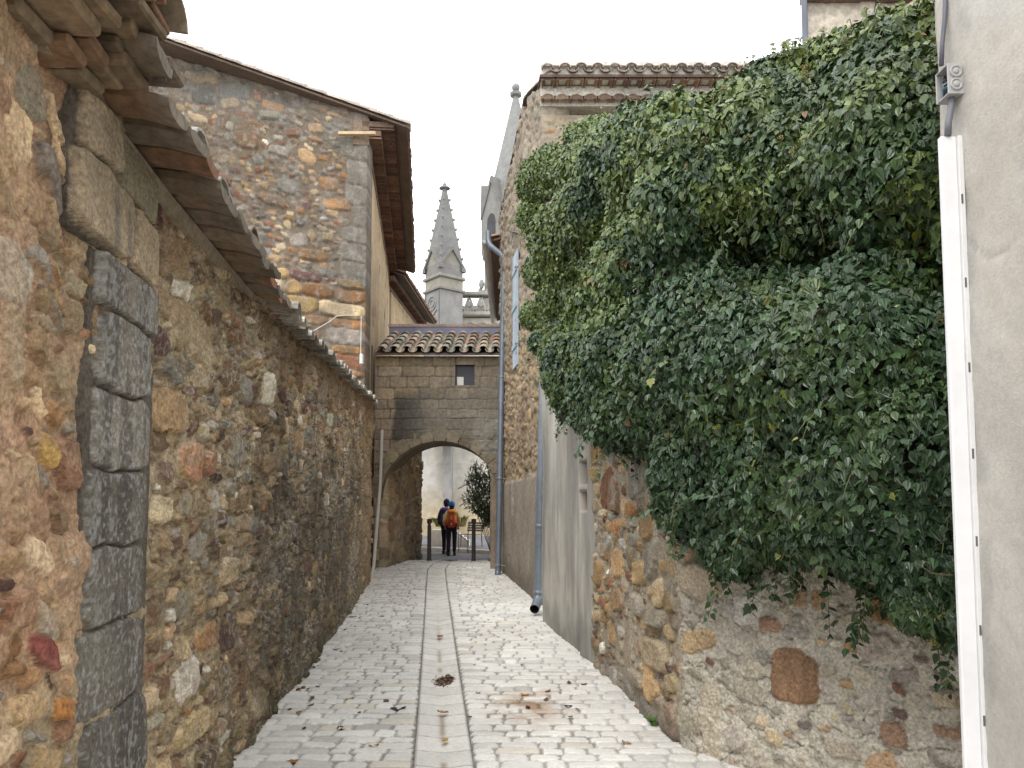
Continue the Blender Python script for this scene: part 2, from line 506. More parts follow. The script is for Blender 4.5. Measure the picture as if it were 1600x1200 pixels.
# ================================================================== LEFT: rubble wall with tiled eave
LA = WG(400, 1147); LB = WG(575, 911)
ld = Vector((LB.x-LA.x, LB.y-LA.y)).normalized()
def lx(Y): return LA.x + (LB.x-LA.x)/(LB.y-LA.y)*(Y-LA.y)
L0 = (lx(1.0), 1.0); L1 = (lx(15.05), 15.05)
LLEN = math.hypot(L1[0]-L0[0], L1[1]-L0[1]); KL = LLEN/14.05      # metres of s per metre of Y
def sY(Y): return (Y-1.0)*KL
def topz(s):
    Y = 1.0 + s/KL
    return np.interp(Y, [1, 2.4, 2.55, 3.4, 5.0, 5.5, 8, 13, 15.1], [3.24, 3.20, 3.03, 2.99, 2.98, 3.06, 3.22, 3.54, 3.64])
t_left = thing('rubble_wall', 'long brown rubble stone wall with tiled eave along the left side of the alley', 'wall', (L0[0], L0[1], 0))

def left_wall():
    ZM = 3.7
    s = [0.0]
    while s[-1] < LLEN: s.append(s[-1] + .0055*max((1+s[-1]/KL)/2.6, .8))
    s = np.array(s); s[-1] = LLEN
    z = np.arange(-.35, ZM+.005, .0105)
    lay = Layout(LLEN, ZM+.35, 21, 0, -.35)
    qa, qb = sY(2.70), sY(3.40)
    lay.occ[:int((2.62+.35)/.02), int(qa/.02):int(qb/.02)] = True       # the dressed pier and lintel stand here
    pa = pick([(4, TAN), (4, CREAM), (2.5, GREY), (1, RUST), (.6, PURPLE), (1, ORANGE), (1, BROWN), (.8, PINK)], .24)
    pb = pick([(2.5, BROWN), (4, TAN), (1.6, PURPLE), (4.5, CREAM), (1.6, RUST), (2, GREY), (.8, ORANGE), (1, WHITE)], .30)
    pc = pick([(2.5, BROWN), (2, DGREY), (4, TAN), (1.4, RUST), (.9, PURPLE), (2, GREY), (.6, ORANGE), (1.2, CREAM), (.6, WHITE)], .30)
    def cf(cs, cz, r):
        Y = 1+cs/KL
        return (pa if Y < 2.85 else pb if Y < 6.2+r.normal(0, .6) else pc)(cs, cz, r)
    def blk(u0, v0, u1, v1, col, rel=.035, p=4):
        A = WP(u0, v1, L0, L1); B = WP(u1, v0, L0, L1)
        lay.block(sY(A.y), sY(B.y), A.z*ZM/float(topz(sY(A.y))) if 0 else A.z, B.z, col=np.array(col), rel=rel, p=p)
    blk(40, 868, 78, 928, (.20, .06, .05)); blk(72, 962, 96, 1008, (.38, .17, .05)); blk(40, 640, 66, 700, (.26, .14, .08))
    blk(0, 300, 30, 420, (.33, .27, .18)); blk(65, 515, 85, 555, (.46, .30, .10)); blk(95, 500, 128, 575, (.27, .14, .09))
    lay.fill([(.30, .2)], .14, cf, tol=.04, rel=(.012, .035), rot=.12)
    lay.fill([(.20, .14)], .45, cf, tol=.05, rel=(.012, .035), rot=.14)
    lay.fill([(.13, .085), (.085, .055)], 1.2, cf, tol=.10, rel=(.012, .036), p=(2.6, 6))
    lay.fill([(.05, .035)], 1.5, cf, tol=.14, rel=(.006, .022), p=(2.6, 6))
    S, Z = np.meshgrid(s, z); Yg = 1+S/KL
    n1 = fbm(S, Z, .5, 4, 101); n2 = fbm(S, Z, .16, 4, 102); n3 = fbm(S*.35, Z, .3, 4, 103)
    near = sst(3.0, 2.6, Yg + (n1-.5)*.8)
    mo = mix(np.broadcast_to(np.array([.37, .295, .195]), S.shape+(3,)), (.43, .28, .18), near*sst(.9, 1.5, Z+(n1-.5)*1.2))
    mo = mix(mo, (.36, .30, .2), sst(5, 7, Yg)*sst(.4, .65, n1))
    h, c, m, S, Z = raster(lay, s, z, mo, warp=.018, infl=1.10, edge=.15, gap=.10, seed=22, wscale=.06, grain=.010, mgrain=.022, blotch=.24, crevd=.030)
    smear = sst(.46, .58, fbm(S, Z, .16, 4, 113))*(1-sst(2.85, 2.6, Yg)*.4)
    c = mix(c, mo*(.8+.4*fbm(S, Z, .05, 4, 114))[..., None], smear*.25); h = h*(1-.25*smear)+.008*smear
    pit = sst(.60, .70, fbm(S, Z, .045, 3, 116))*(1-m*.6)*sst(2.5, 3.4, Yg+(n1-.5)); h = h - pit*.022; c = mix(c, (.16, .125, .09), pit*.35)
    pale = sst(.64, .72, fbm(S*.8, Z, .06, 3, 118))*sst(3.2, 4, Yg); c = mix(c, (.44, .38, .29), pale*.18)
    # render skin that covers many stones near the camera, upper part
    skin = near*sst(.8, 1.3, Z+(n1-.5))*sst(.50, .58, fbm(S, Z, .28, 4, 111)+.03)
    c = mix(c, (.44, .305, .20), skin*.45); h = h*(1-skin*.5)+skin*.016
    # weathering: dark lichen film on the old lower wall, thickest half way along
    w = sst(3.6, 6.5, Yg)*sst(15.0, 11.5, Yg)*sst(2.95, 1.8, Z+(n1-.5)*1.4)
    w = w*sst(.30, .56, n3*.45+n2*.25+fbm(S, Z*.12, .11, 4, 119)*.4)
    c = mix(c, np.array([.085, .078, .066]), np.clip(w*1.2, 0, 1)*.72)
    fl = sst(.57, .66, fbm(S, Z*.8, .022, 2, 105))*sst(2.5, 4.5, Yg)*sst(.45, .6, n1)
    c = mix(c, (.50, .47, .42), fl*.5)                                  # pale lichen flecks
    ye = sst(.66, .74, fbm(S, Z, .07, 3, 106))*sst(3.4, 4.0, Yg)
    c = mix(c, (.34, .28, .12), ye*.45)                                   # yellow lichen
    mo2 = sst(.55, .1, Z - gz(Yg) + (n2-.5)*.5)*sst(.4, .65, n2)
    c = mix(c, (.10, .115, .06), mo2*.6)                                 # moss at the foot
    df = sst(.62, .15, np.minimum(topz(S)-Z*topz(S)/ZM, 2)+(n1-.5)*.5)*sst(5.0, 6.0, Yg)
    c = mix(c, (.17, .11, .065), df*.75)                                 # brown run-off under the coping
    far = sst(11.5, 14, Yg + (n1-.5)*2)
    c = mix(c, (.38, .28, .17), far*.45)
    c = c*(np.interp(Yg, [2.6, 3.6, 11.5, 14], [1.08, 1.05, 1.0, 1.08])*(.82+.36*fbm(S, Z*.5, .035, 4, 115)))[..., None]
    gy = c.mean(-1, keepdims=True); c = (gy + (c-gy)*.95)*np.array([1.02, 1.0, .965])*1.06
    h = h + (fbm(S, Z, .022, 3, 112)-.5)*.009*sst(9, 4, Yg)
    h = h + (fbm(S, Z, .8, 3, 109)-.5)*.10 + (fbm(S, Z, .25, 3, 110)-.5)*.05
    f = line_map(L0, L1, zf=lambda S_, Z_: -.35 + (Z_+.35)*(topz(S_)+.35)/(ZM+.35))
    field('stonework', s, z, h, c, f, M['stone'], t_left, thick=.45)

    # ---- dressed blocks of the old doorway: pier and lintel
    def dressed(name, blocks, s0, s1, z0, z1, off, label=None, dark=True):
        s = np.arange(s0, s1+.004, .006); z = np.arange(z0, z1+.004, .0075)
        ly = Layout(s1-s0, z1-z0, 31, s0, z0)
        for (a_, b_, c_, d_, cl, rl, rot) in blocks: ly.block(a_, b_, c_, d_, rot=rot, p=9, col=np.array(cl), rel=rl)
        h, c, m, S, Z = raster(ly, s, z, (.13, .11, .09), warp=.022, infl=1.0, edge=.06, gap=.035, seed=33, wscale=.16, grain=.006, blotch=.16)
        if dark:
            st = sst(.45, .62, fbm(S, Z*.12, .07, 4, 35)); sp_ = sst(.56, .68, fbm(S, Z, .019, 2, 36)+.5*(fbm(S, Z*.12, .10, 3, 37)-.5))
            c = mix(c, (.09, .08, .07), st*.6*m); c = mix(c, (.46, .455, .44), sp_*.45*m)
            c = mix(c, (.2, .19, .15), sst(.55, .7, fbm(S, Z, .2, 3, 38))*.4)
        else:
            st = np.exp(-((S-sY(2.84))/.035)**2) + .8*np.exp(-((S-sY(2.97))/.03)**2)
            st = st*sst(2.86, 2.78, Z)*sst(.3, .55, fbm(S, Z*.3, .05, 3, 39)); c = mix(c, (.13, .13, .13), np.clip(st, 0, 1)*.7*m)
            c = mix(c, (.27, .22, .15), sst(.5, .7, fbm(S, Z, .2, 3, 40))*.4)
        field(name, s, z, h, c, line_map(L0, L1, off=off), M['stone'], t_left, thick=.30+off)
    r = random.Random(5)
    vs = [420, 508, 622, 738, 848, 960, 1085, 1215, 1330]
    bl = []
    for i in range(len(vs)-1):
        zt = WP(200, vs[i], L0, L1).z; zb = WP(200, vs[i+1], L0, L1).z
        e0 = r.uniform(-.03, .03); e1 = r.uniform(-.05, .05)
        bl.append((sY(2.74)+e0, sY(3.34)+e1, zb+.003, zt-.003, np.array([.21, .188, .158])*r.uniform(.8, 1.2)*(1.15 if i < 3 else .8), r.uniform(.018, .034), r.uniform(-.012, .012)))
    dressed('doorway_pier', bl, sY(2.72), sY(3.37), -.30, 2.55, .010)
    bl2 = [(sY(2.52), sY(3.03), 2.58, 2.85, (.47, .37, .255), .04, .0), (sY(3.04), sY(3.31), 2.56, 2.83, (.45, .35, .235), .035, 0),
           (sY(2.56), sY(2.84), 2.86, 3.12, (.47, .37, .26), .045, .05), (sY(2.87), sY(3.27), 2.84, 3.04, (.30, .26, .18), .03, -.03)]
    dressed('doorway_lintel', bl2, sY(2.52), sY(3.31), 2.56, 3.06, .015, dark=False)
left_wall()

def tile_shell(acc, fr, x, z, y0, y1, r0, r1, up, c, thick=.014, seg=7, dz=0.0, arc=PI):
    """half-barrel clay tile; fr(along, out, up) -> world; runs from out=y0 to out=y1 (dz lower at y1)"""
    V = []; fs = []
    for (yy, rr, zz) in ((y0, r0, z), (y1, r1, z+dz)):
        for rad in (rr, rr-thick):
            for k in range(seg+1):
                t = (PI-arc)/2 + arc*k/seg
                V.append(fr(x+rad*math.cos(t), yy, zz + (1 if up else -1)*rad*math.sin(t)*.8))
    n = seg+1
    for k in range(seg):
        fs.append((k, k+1, 2*n+k+1, 2*n+k))
        fs.append((n+k+1, n+k, 3*n+k, 3*n+k+1))
        fs.append((k+1, k, n+k, n+k+1)); fs.append((2*n+k, 2*n+k+1, 3*n+k+1, 3*n+k))
    fs.append((0, 2*n, 3*n, n)); fs.append((seg, n+seg, 3*n+seg, 2*n+seg))
    acc.add(V, fs, c)

def tcol(r, pal=((.30, .17, .11), (.26, .19, .14), (.22, .19, .16), (.35, .21, .15), (.34, .27, .2), (.19, .16, .14))):
    return np.array(pal[r.randrange(len(pal))])*r.uniform(.8, 1.2)

def left_eave():
    r = random.Random(8)
    f = line_map(L0, L1)
    def fr(al, out, up): return (f.a.x + f.d.x*al + f.n[0]*out, f.a.y + f.d.y*al + f.n[1]*out, up)
    a = Acc()
    brown = ((.20, .145, .095), (.18, .135, .09), (.23, .165, .105), (.17, .13, .095), (.23, .14, .085))
    # near roof: flat tile corbel courses stepping out, then the tile row
    Y = 1.05
    while Y < 2.58:
        s = sY(Y); w = r.uniform(.14, .24); jv = [r.uniform(-.012, .012) for _ in range(6)]
        for k, (o1, zz) in enumerate(((.08, 3.06), (.15, 3.115), (.22, 3.17), (.29, 3.225))):
            g = [r.uniform(-.014, .014) for _ in range(4)]; sh = r.uniform(-.06, .06)
            frj = lambda al, out, up, g=g, s=s, sh=sh: fr(al+sh+g[0]*(out*3), out+g[1]*((al-s)*8-.8), up+g[2]*((al-s)*8-.8)+g[3]*out*4)
            x0_ = s+k*w*.31; a.bevbox((x0_+.003, -.2, zz-.015), (x0_+w*r.uniform(.9, 1.0)-.003, o1+r.uniform(-.035, .03), zz+.033+r.uniform(-.006, .008)), .010, np.array(brown[r.randrange(5)])*r.uniform(.75, 1.2), frj)
        tile_shell(a, fr, s+w/2, 3.39, -.3, .33+r.uniform(-.02, .02), .10, .115, True, tcol(r), dz=-.06)
        a.bevbox((s+.01, -.25, 3.30), (s+w-.01, .31+r.uniform(-.02, .02), 3.33), .006, tcol(r), fr)
        Y += w/KL
    a.bevbox((sY(2.30), -.3, 3.05), (sY(2.92), .05, 3.16), .02, (.27, .22, .16), fr)
    a.bevbox((sY(2.50), -.3, 3.115), (sY(2.72), .20, 3.17), .012, (.21, .15, .10), fr)
    a.bevbox((sY(2.53), -.3, 3.175), (sY(2.69), .26, 3.22), .012, (.24, .17, .115), fr)
    # main row: gutter tiles on a bed, seen from below
    Y = 2.46
    while Y < 5.55:
        s = sY(Y); w = r.uniform(.185, .215); zt = float(topz(s))
        o = .30 + r.uniform(-.035, .025) - .10*max(0, (Y-4.3))/0.9
        c = tcol(r, brown); e = r.uniform(-.03, .03)
        z0 = zt + .02 + r.uniform(-.015, .015)
        # thick slab-like gutter tile (closed block with a rounded belly), nose drooping
        V = []; n = 7; fs = []
        for (yy, zz, rr) in ((-.22, z0+.05, w*.47), (o*.5, z0+.02, w*.48), (o, z0-.015, w*.50)):
            for k in range(n+1):
                t = PI*k/n
                V.append(fr(s+w/2+e*.3-rr*math.cos(t), yy + e*math.cos(t)*.3, zz + .055 - .050*math.sin(t)**.7))
            for k in range(n+1):
                V.append(fr(s+w/2+e*.3+rr*math.cos(PI*k/n), yy + e*-math.cos(PI*k/n)*.3, zz + .062+.006*math.sin(k*2.1+s*9)))
        m = 2*(n+1)
        for q in range(2):
            for k in range(m): fs.append((q*m+k, q*m+(k+1) % m, (q+1)*m+(k+1) % m, (q+1)*m+k))
        fs.append(tuple(range(m))[::-1]); fs.append(tuple(2*m+k for k in range(m)))
        cc = np.tile(c, (len(V), 1)); cc[2*m:] = (.24, .13, .08) if r.random() < .15 else np.array((.18, .15, .12))*r.uniform(.6, 1.3)
        a.add(V, fs, cc)
        tile_shell(a, fr, s+w, z0+.085, -.3, o-.05+r.uniform(-.03, .03), .085, .10, True, tcol(r, ((.40, .38, .34), (.24, .22, .19), (.2, .15, .11), (.13, .125, .11))), dz=-.03)
        Y += w/KL
    # far coping: small tile noses, lichen white
    Y = 5.45
    while Y < 15.0:
        s = sY(Y); w = r.uniform(.15, .19); zt = float(topz(s))
        o = .15 + r.uniform(-.03, .03)
        if Y < 6.0: o += .08
        c = np.array((.30, .275, .235))*r.uniform(.5, 1.45)
        tile_shell(a, fr, s+w/2, zt+.015+r.uniform(-.01, .01), -.3, o, w*.46, w*.52, True, c, dz=-.03, thick=.02, seg=6)
        tile_shell(a, fr, s, zt+.075, -.3, o-.05, w*.40, w*.46, False, np.array((.24, .20, .16))*r.uniform(.7, 1.2), dz=-.03, thick=.02, seg=6)
        Y += w/KL
    # mortar bed over the wall head
    ss_ = np.linspace(0, LLEN, 60)
    V = []; fs = []
    for i, s in enumerate(ss_):
        zt = float(topz(s))
        lift = .20 if s < sY(2.45) else .06
        for (o, zz) in ((.03, zt-.02), (.05, zt+lift*.7), (-.45, zt+lift+.10), (-.45, zt-.05)): V.append(fr(s, o, zz))
        if i:
            for k in range(4): fs.append((4*i-4+k, 4*i-4+(k+1) % 4, 4*i+(k+1) % 4, 4*i+k))
    fs.append((0, 1, 2, 3)); fs.append(tuple(4*(len(ss_)-1)+k for k in (3, 2, 1, 0)))
    a.add(V, fs, (.27, .22, .16))
    a.build('tile_eave', M['tile'], t_left)
left_eave()

# ================================================================== génoise (stepped tile cornice) and roofs
def genoise(acc, fr, x0, x1, rows, r, spacing=.22, bh=.085, band=(.42, .39, .34), tilec=((.24, .15, .10), (.20, .14, .10), (.28, .17, .12)), rad=.095):
    """rows: list of (out0, out1, z); each row is a mortar band carried on half-barrel tiles; fr(along, out, up)"""
    for (o0, o1, z) in rows:
        x = x0
        while x < x1-.05:
            c = np.array(tilec[r.randrange(len(tilec))])*r.uniform(.8, 1.2)
            tile_shell(acc, fr, x+spacing/2, z+r.uniform(-.006, .006), o0-.10, o1, rad, rad*1.06, True, c, seg=6, thick=.016)
            # mortar plug behind the tile mouth
            V = [fr(x+spacing/2+rad*.97*math.cos(PI*k/6), o1-.008, z+rad*.78*math.sin(PI*k/6)) for k in range(7)]
            acc.add(V, [tuple(range(7))], c*.75)
            x += spacing
        acc.box((x0, o0-.12, z+rad*.55), (x1, o1-.012, z+rad*.8+bh), band, fr)

def canal_roof(acc, fr, x0, x1, o_front, o_back, z_front, z_back, r, spacing=.24, pal=None, row=.36):
    """cover tiles in rows going up the slope + under sheet; fr(along, out, up)"""
    n = max(1, int(round(math.hypot(o_front-o_back, z_back-z_front)/row)))
    for i in range(n):
        t0, t1 = i/n, (i+1)/n
        oa, ob = o_front+(o_back-o_front)*t0, o_front+(o_back-o_front)*t1
        za, zb = z_front+(z_back-z_front)*t0, z_front+(z_back-z_front)*t1
        x = x0+spacing/2
        while x < x1:
            c = tcol(r, pal) if pal else tcol(r)
            j = r.uniform(-.008, .008)
            tile_shell(acc, fr, x+j, zb+.02, ob-.04, oa+r.uniform(-.015, .015), spacing*.30, spacing*.37, True, c, dz=za-zb+.015, seg=6)
            c2 = (tcol(r, pal) if pal else tcol(r))*.85
            tile_shell(acc, fr, x+spacing/2+j, zb+.045, ob-.04, oa-.01, spacing*.30, spacing*.36, False, c2, dz=za-zb, seg=5)
            x += spacing
    V = [fr(x0, o_front-.05, z_front-.05), fr(x1, o_front-.05, z_front-.05), fr(x1, o_back, z_back-.05), fr(x0, o_back, z_back-.05),
         fr(x0, o_front-.05, z_front-.09), fr(x1, o_front-.05, z_front-.09), fr(x1, o_back, z_back-.09), fr(x0, o_back, z_back-.09)]
    acc.add(V, [(0, 1, 2, 3), (7, 6, 5, 4), (0, 4, 5, 1), (2, 6, 7, 3), (1, 5, 6, 2), (0, 3, 7, 4)], (.13, .095, .075))

# ================================================================== LEFT: tall gabled house
HC = (-2.92, 15.1)                                     # its corner on the alley
HE = (-2.92-.113*9.6, 24.7)
def left_house():
    t = thing('stone_house', 'tall brown rubble house with sloping tiled gable behind the left wall', 'house', (HC[0], HC[1], 0))
    # gable wall
    x0 = -8.2
    def rake(X): return 9.58 + (HC[0]-X)*.31 
    s = np.arange(0, HC[0]-x0+.01, .022); z = np.arange(2.2, 9.0, .022)
    lay = Layout(s[-1], 6.9, 41, 0, 2.2)
    pl = pick([(3, TAN), (3, BROWN), (2.5, GREY), (2, RUST), (2, ORANGE), (1.4, CREAM), (.15, WHITE), (1, PURPLE), (1, DGREY)])
    pw = pick([(3, ORANGE), (3, RUST), (2, OCHRE), (2.5, GREY), (.8, CREAM), (1.5, PURPLE)])
    def cf(cs, cz, r): return (pw if cz < 4.9+r.normal(0, .4) else pl)(cs, cz, r)
    r_ = np.random.default_rng(12)
    # coursed bigger stones low, near the corner
    zc = 3.0
    while zc < 5.7:
        hh = r_.uniform(.14, .34); sc = s[-1]-.02
        while sc > s[-1]-2.4:
            w = r_.uniform(.3, .9)*(.6+hh*1.6)
            if r_.random() < .8: lay.block(max(sc-w, 0)+.02, sc-.02, zc+.015, zc+hh-.015, col=pw(0, 0, r_)*1.05, rel=r_.uniform(.03, .07), p=3.2, rot=r_.normal(0, .03))
            sc -= w
        zc += hh
    # grey quoins higher up the corner
    zc = 5.7
    while zc < 8.9:
        hh = r_.uniform(.28, .5); lay.block(s[-1]-r_.uniform(.22, .55), s[-1], zc+.02, zc+hh-.02, col=np.array([.225, .205, .175])*r_.uniform(.85, 1.15), rel=.02, p=7); zc += hh
    # sloped course below the roof
    lay.fill([(.5, .17)], .10, cf, rot=.10, rel=(.02, .05)); lay.fill([(.34, .17), (.25, .11)], .28, cf, tol=.06, rel=(.015, .05), p=(2.4, 6))
    lay.fill([(.17, .08), (.11, .055)], .8, cf, tol=.1, rel=(.008, .035), p=(2.4, 6))
    h, c, m, S, Z = raster(lay, s, z, (.185, .145, .105), warp=.05, infl=1.10, edge=.2, gap=.1, seed=42, wscale=.25, grain=.012, mgrain=.04, blotch=.28)
    gr = sst(.45, .62, fbm(S, Z, .6, 4, 45)); c = mix(c, (.17, .15, .125), gr*.5); c = c*.92
    fl = sst(.6, .68, fbm(S, Z, .09, 3, 46)); c = mix(c, (.38, .365, .33), fl*.3)
    up = sst(8.1, 8.8, Z+(fbm(S, Z, .5, 3, 47)-.5)); c = mix(c, (.22, .215, .2), up*.4)
    zf = lambda S_, Z_: 2.2 + (Z_-2.2)*(rake(x0+S_)-2.2)/6.8
    field('gable_wall', s, z, h, c, line_map((x0, HC[1]), HC, zf=zf), M['stone'], t, thick=.5)
    # flank along the alley: tan lime render over rubble
    L = math.hypot(HE[0]-HC[0], HE[1]-HC[1])
    s = np.arange(0.14, L, .035); z = np.arange(-.2, 9.25, .035)
    lay = Layout(L, 9.2, 44, 0, -.2); pr = pick([(3, TAN), (2, BROWN), (2, RUST), (2, OCHRE), (1, GREY)])
    lay.fill([(.5, .26), (.3, .18)], .3, pr, rel=(.005, .02))
    h, c, m, S, Z = raster(lay, s, z, (.36, .275, .17), warp=.05, edge=.2, seed=48, wscale=.3)
    sk = sst(.40, .55, fbm(S, Z*.6, .7, 4, 49)+.12); c = mix(c, (.40, .305, .19), sk*.85); h = h*(1-sk*.6)
    c = c*(.8+.4*fbm(S, Z*.15, .25, 4, 50))[..., None]
    c = mix(c, (.2, .17, .12), sst(1.2, .2, Z)*.4)
    field('flank_wall', s, z, h, c, line_map(HC, HE), M['stone_far'], t, thick=.5)
    # cornice of three stepped tile rows and roof overhang along the flank
    f = line_map(HC, HE); r = random.Random(3)
    def fr(al, out, up): return (f.a.x + f.d.x*al + f.n[0]*out, f.a.y + f.d.y*al + f.n[1]*out, up)
    a = Acc()
    genoise(a, fr, -.02, L, [(0, .27, 9.10), (.0, .53, 9.29)], r, band=(.17, .115, .085), tilec=((.20, .12, .085), (.16, .10, .08), (.24, .14, .10)))
    a.box((-.02, -.3, 8.95), (L, .02, 9.5), (.2, .15, .11), fr)
    a.build('cornice', M['tile'], t)
    a = Acc()
    canal_roof(a, fr, -.12, L, .84, -5.3, 9.40, 9.40+6.14*.31, r, spacing=.24, pal=((.30, .20, .15), (.33, .27, .22), (.27, .25, .23), (.36, .22, .16)))
    # verge: tiles laid flat along the rake over the gable
    k = 0
    while k*.42 < 6.1:
        o = .84-k*.42
        zz = 9.44+(.84-o)*.31
        tile_shell(a, lambda al, out, up: fr(al, out, up), -.05, zz+.07, o-.46, o+.02, .10, .115, True, np.array((.36, .31, .27))*r.uniform(.8, 1.2), dz=-.46*.31, seg=6)
        k += 1
    a.build('roof', M['tile'], t)
    # body that closes the house behind
    a = Acc(); a.box((-8.1, HC[1]+.55, 0), (HE[0]-.55, 24.5, 8.9), (.3, .24, .17)); a.build('inner_wall', M['stone_far'], t)
    # wooden batten under the eave at the corner
    a = Acc(); p = W(530, 207, 15.03); q = W(588, 214, 15.03)
    a.bevbox((p.x, 14.93, q.z+.01), (q.x, 15.02, p.z-.02), .005, (.50, .38, .24)); a.build('eave_batten', M['wood'], t)
left_house()

def left_far_house():
    A = (-3.96, 24.75); B = (-3.66, 30.2)
    t = thing('stone_house', 'far tan house with brown tile eave seen between the tall gabled house and the pinnacle', 'house', (A[0], A[1], 0))
    L = math.hypot(B[0]-A[0], B[1]-A[1]); f = line_map(A, B)
    s = np.arange(0, L+.01, .04); z = np.arange(0, 9.0, .04)
    lay = Layout(L, 8.9, 61, 0, 0); pr = pick([(3, TAN), (3, BROWN), (1.5, OCHRE)])
    lay.fill([(.36, .2)], .2, pr, rel=(.01, .03))
    h, c, m, S, Z = raster(lay, s, z, (.38, .29, .18), warp=.05, edge=.2, seed=62, wscale=.25)
    hi = sst(.40, .5, fbm(S, Z, .6, 3, 65)); c = mix(c, (.41, .31, .195), hi*.8); h = h*(1-hi*.6)
    c = c*(.82+.36*fbm(S, Z*.15, .2, 4, 66))[..., None]
    field('flank_wall', s, z, h, c, f, M['stone_far'], t, thick=.5)
    r = random.Random(4)
    def fr(al, out, up): return (f.a.x + f.d.x*al + f.n[0]*out, f.a.y + f.d.y*al + f.n[1]*out, up)
    a = Acc(); genoise(a, fr, -.9, L+.1, [(0, .30, 8.80)], r, band=(.17, .115, .085), tilec=((.20, .12, .085), (.16, .10, .08)))
    a.box((-.9, -.3, 8.7), (L+.1, .03, 9.04), (.2, .14, .1), fr); a.build('cornice', M['tile'], t)
    a = Acc(); canal_roof(a, fr, -.9, L+.2, .66, -2.6, 9.02, 10.2, r, spacing=.24); a.build('roof', M['tile'], t)
    a = Acc(); a.box((-8.0, 25.0, 0), (-4.3, 30.1, 8.7), (.3, .24, .17)); a.build('inner_wall', M['stone_far'], t)
left_far_house()

def passage_wall(t):
    A = (-2.80, 17.33); B = (-2.47, 21.0)
    L = math.hypot(B[0]-A[0], B[1]-A[1]); f = line_map(A, B)
    s = np.arange(0, L+.01, .018); z = np.arange(-.1, 3.45, .018)
    lay = Layout(L, 3.55, 61, 0, -.1); pr = pick([(3, TAN), (3, BROWN), (2, RUST), (1.5, OCHRE), (1.5, GREY)])
    lay.fill([(.36, .2), (.24, .15)], .4, pr, rel=(.02, .05)); lay.fill([(.14, .1)], .8, pr, rel=(.01, .04))
    h, c, m, S, Z = raster(lay, s, z, (.42, .33, .22), warp=.05, edge=.2, seed=62, wscale=.25)
    c = mix(c*1.25, (.42, .33, .22), np.full(S.shape, .35))
    en = sst(L-.5, L-.15, S+(fbm(S, Z, .3, 3, 64)-.5)*.3); c = mix(c, (.42, .38, .31), en*.6)
    c = mix(c, (.16, .15, .11), sst(1.3, .3, Z+(fbm(S, Z, .3, 3, 63)-.5))*.55)
    pa = WP(634, 822, A, B); pb = WP(641, 788, A, B)
    sa = (pa.y-A[1])*L/(B[1]-A[1]); sb = (pb.y-A[1])*L/(B[1]-A[1])
    inw = (S > sa) & (S < sb) & (Z > pa.z) & (Z < pb.z); h = np.where(inw, -.22, h)
    c = np.where(inw[..., None], np.array([.12, .09, .06]), c)
    fm = (S > sa-.12) & (S < sb+.12) & (Z > pa.z-.1) & (Z < pb.z+.2) & ~inw
    c = np.where(fm[..., None], np.array([.40, .32, .23]), c)
    field('passage_wall', s, z, h, c, f, M['stone_far'], t, thick=.4)

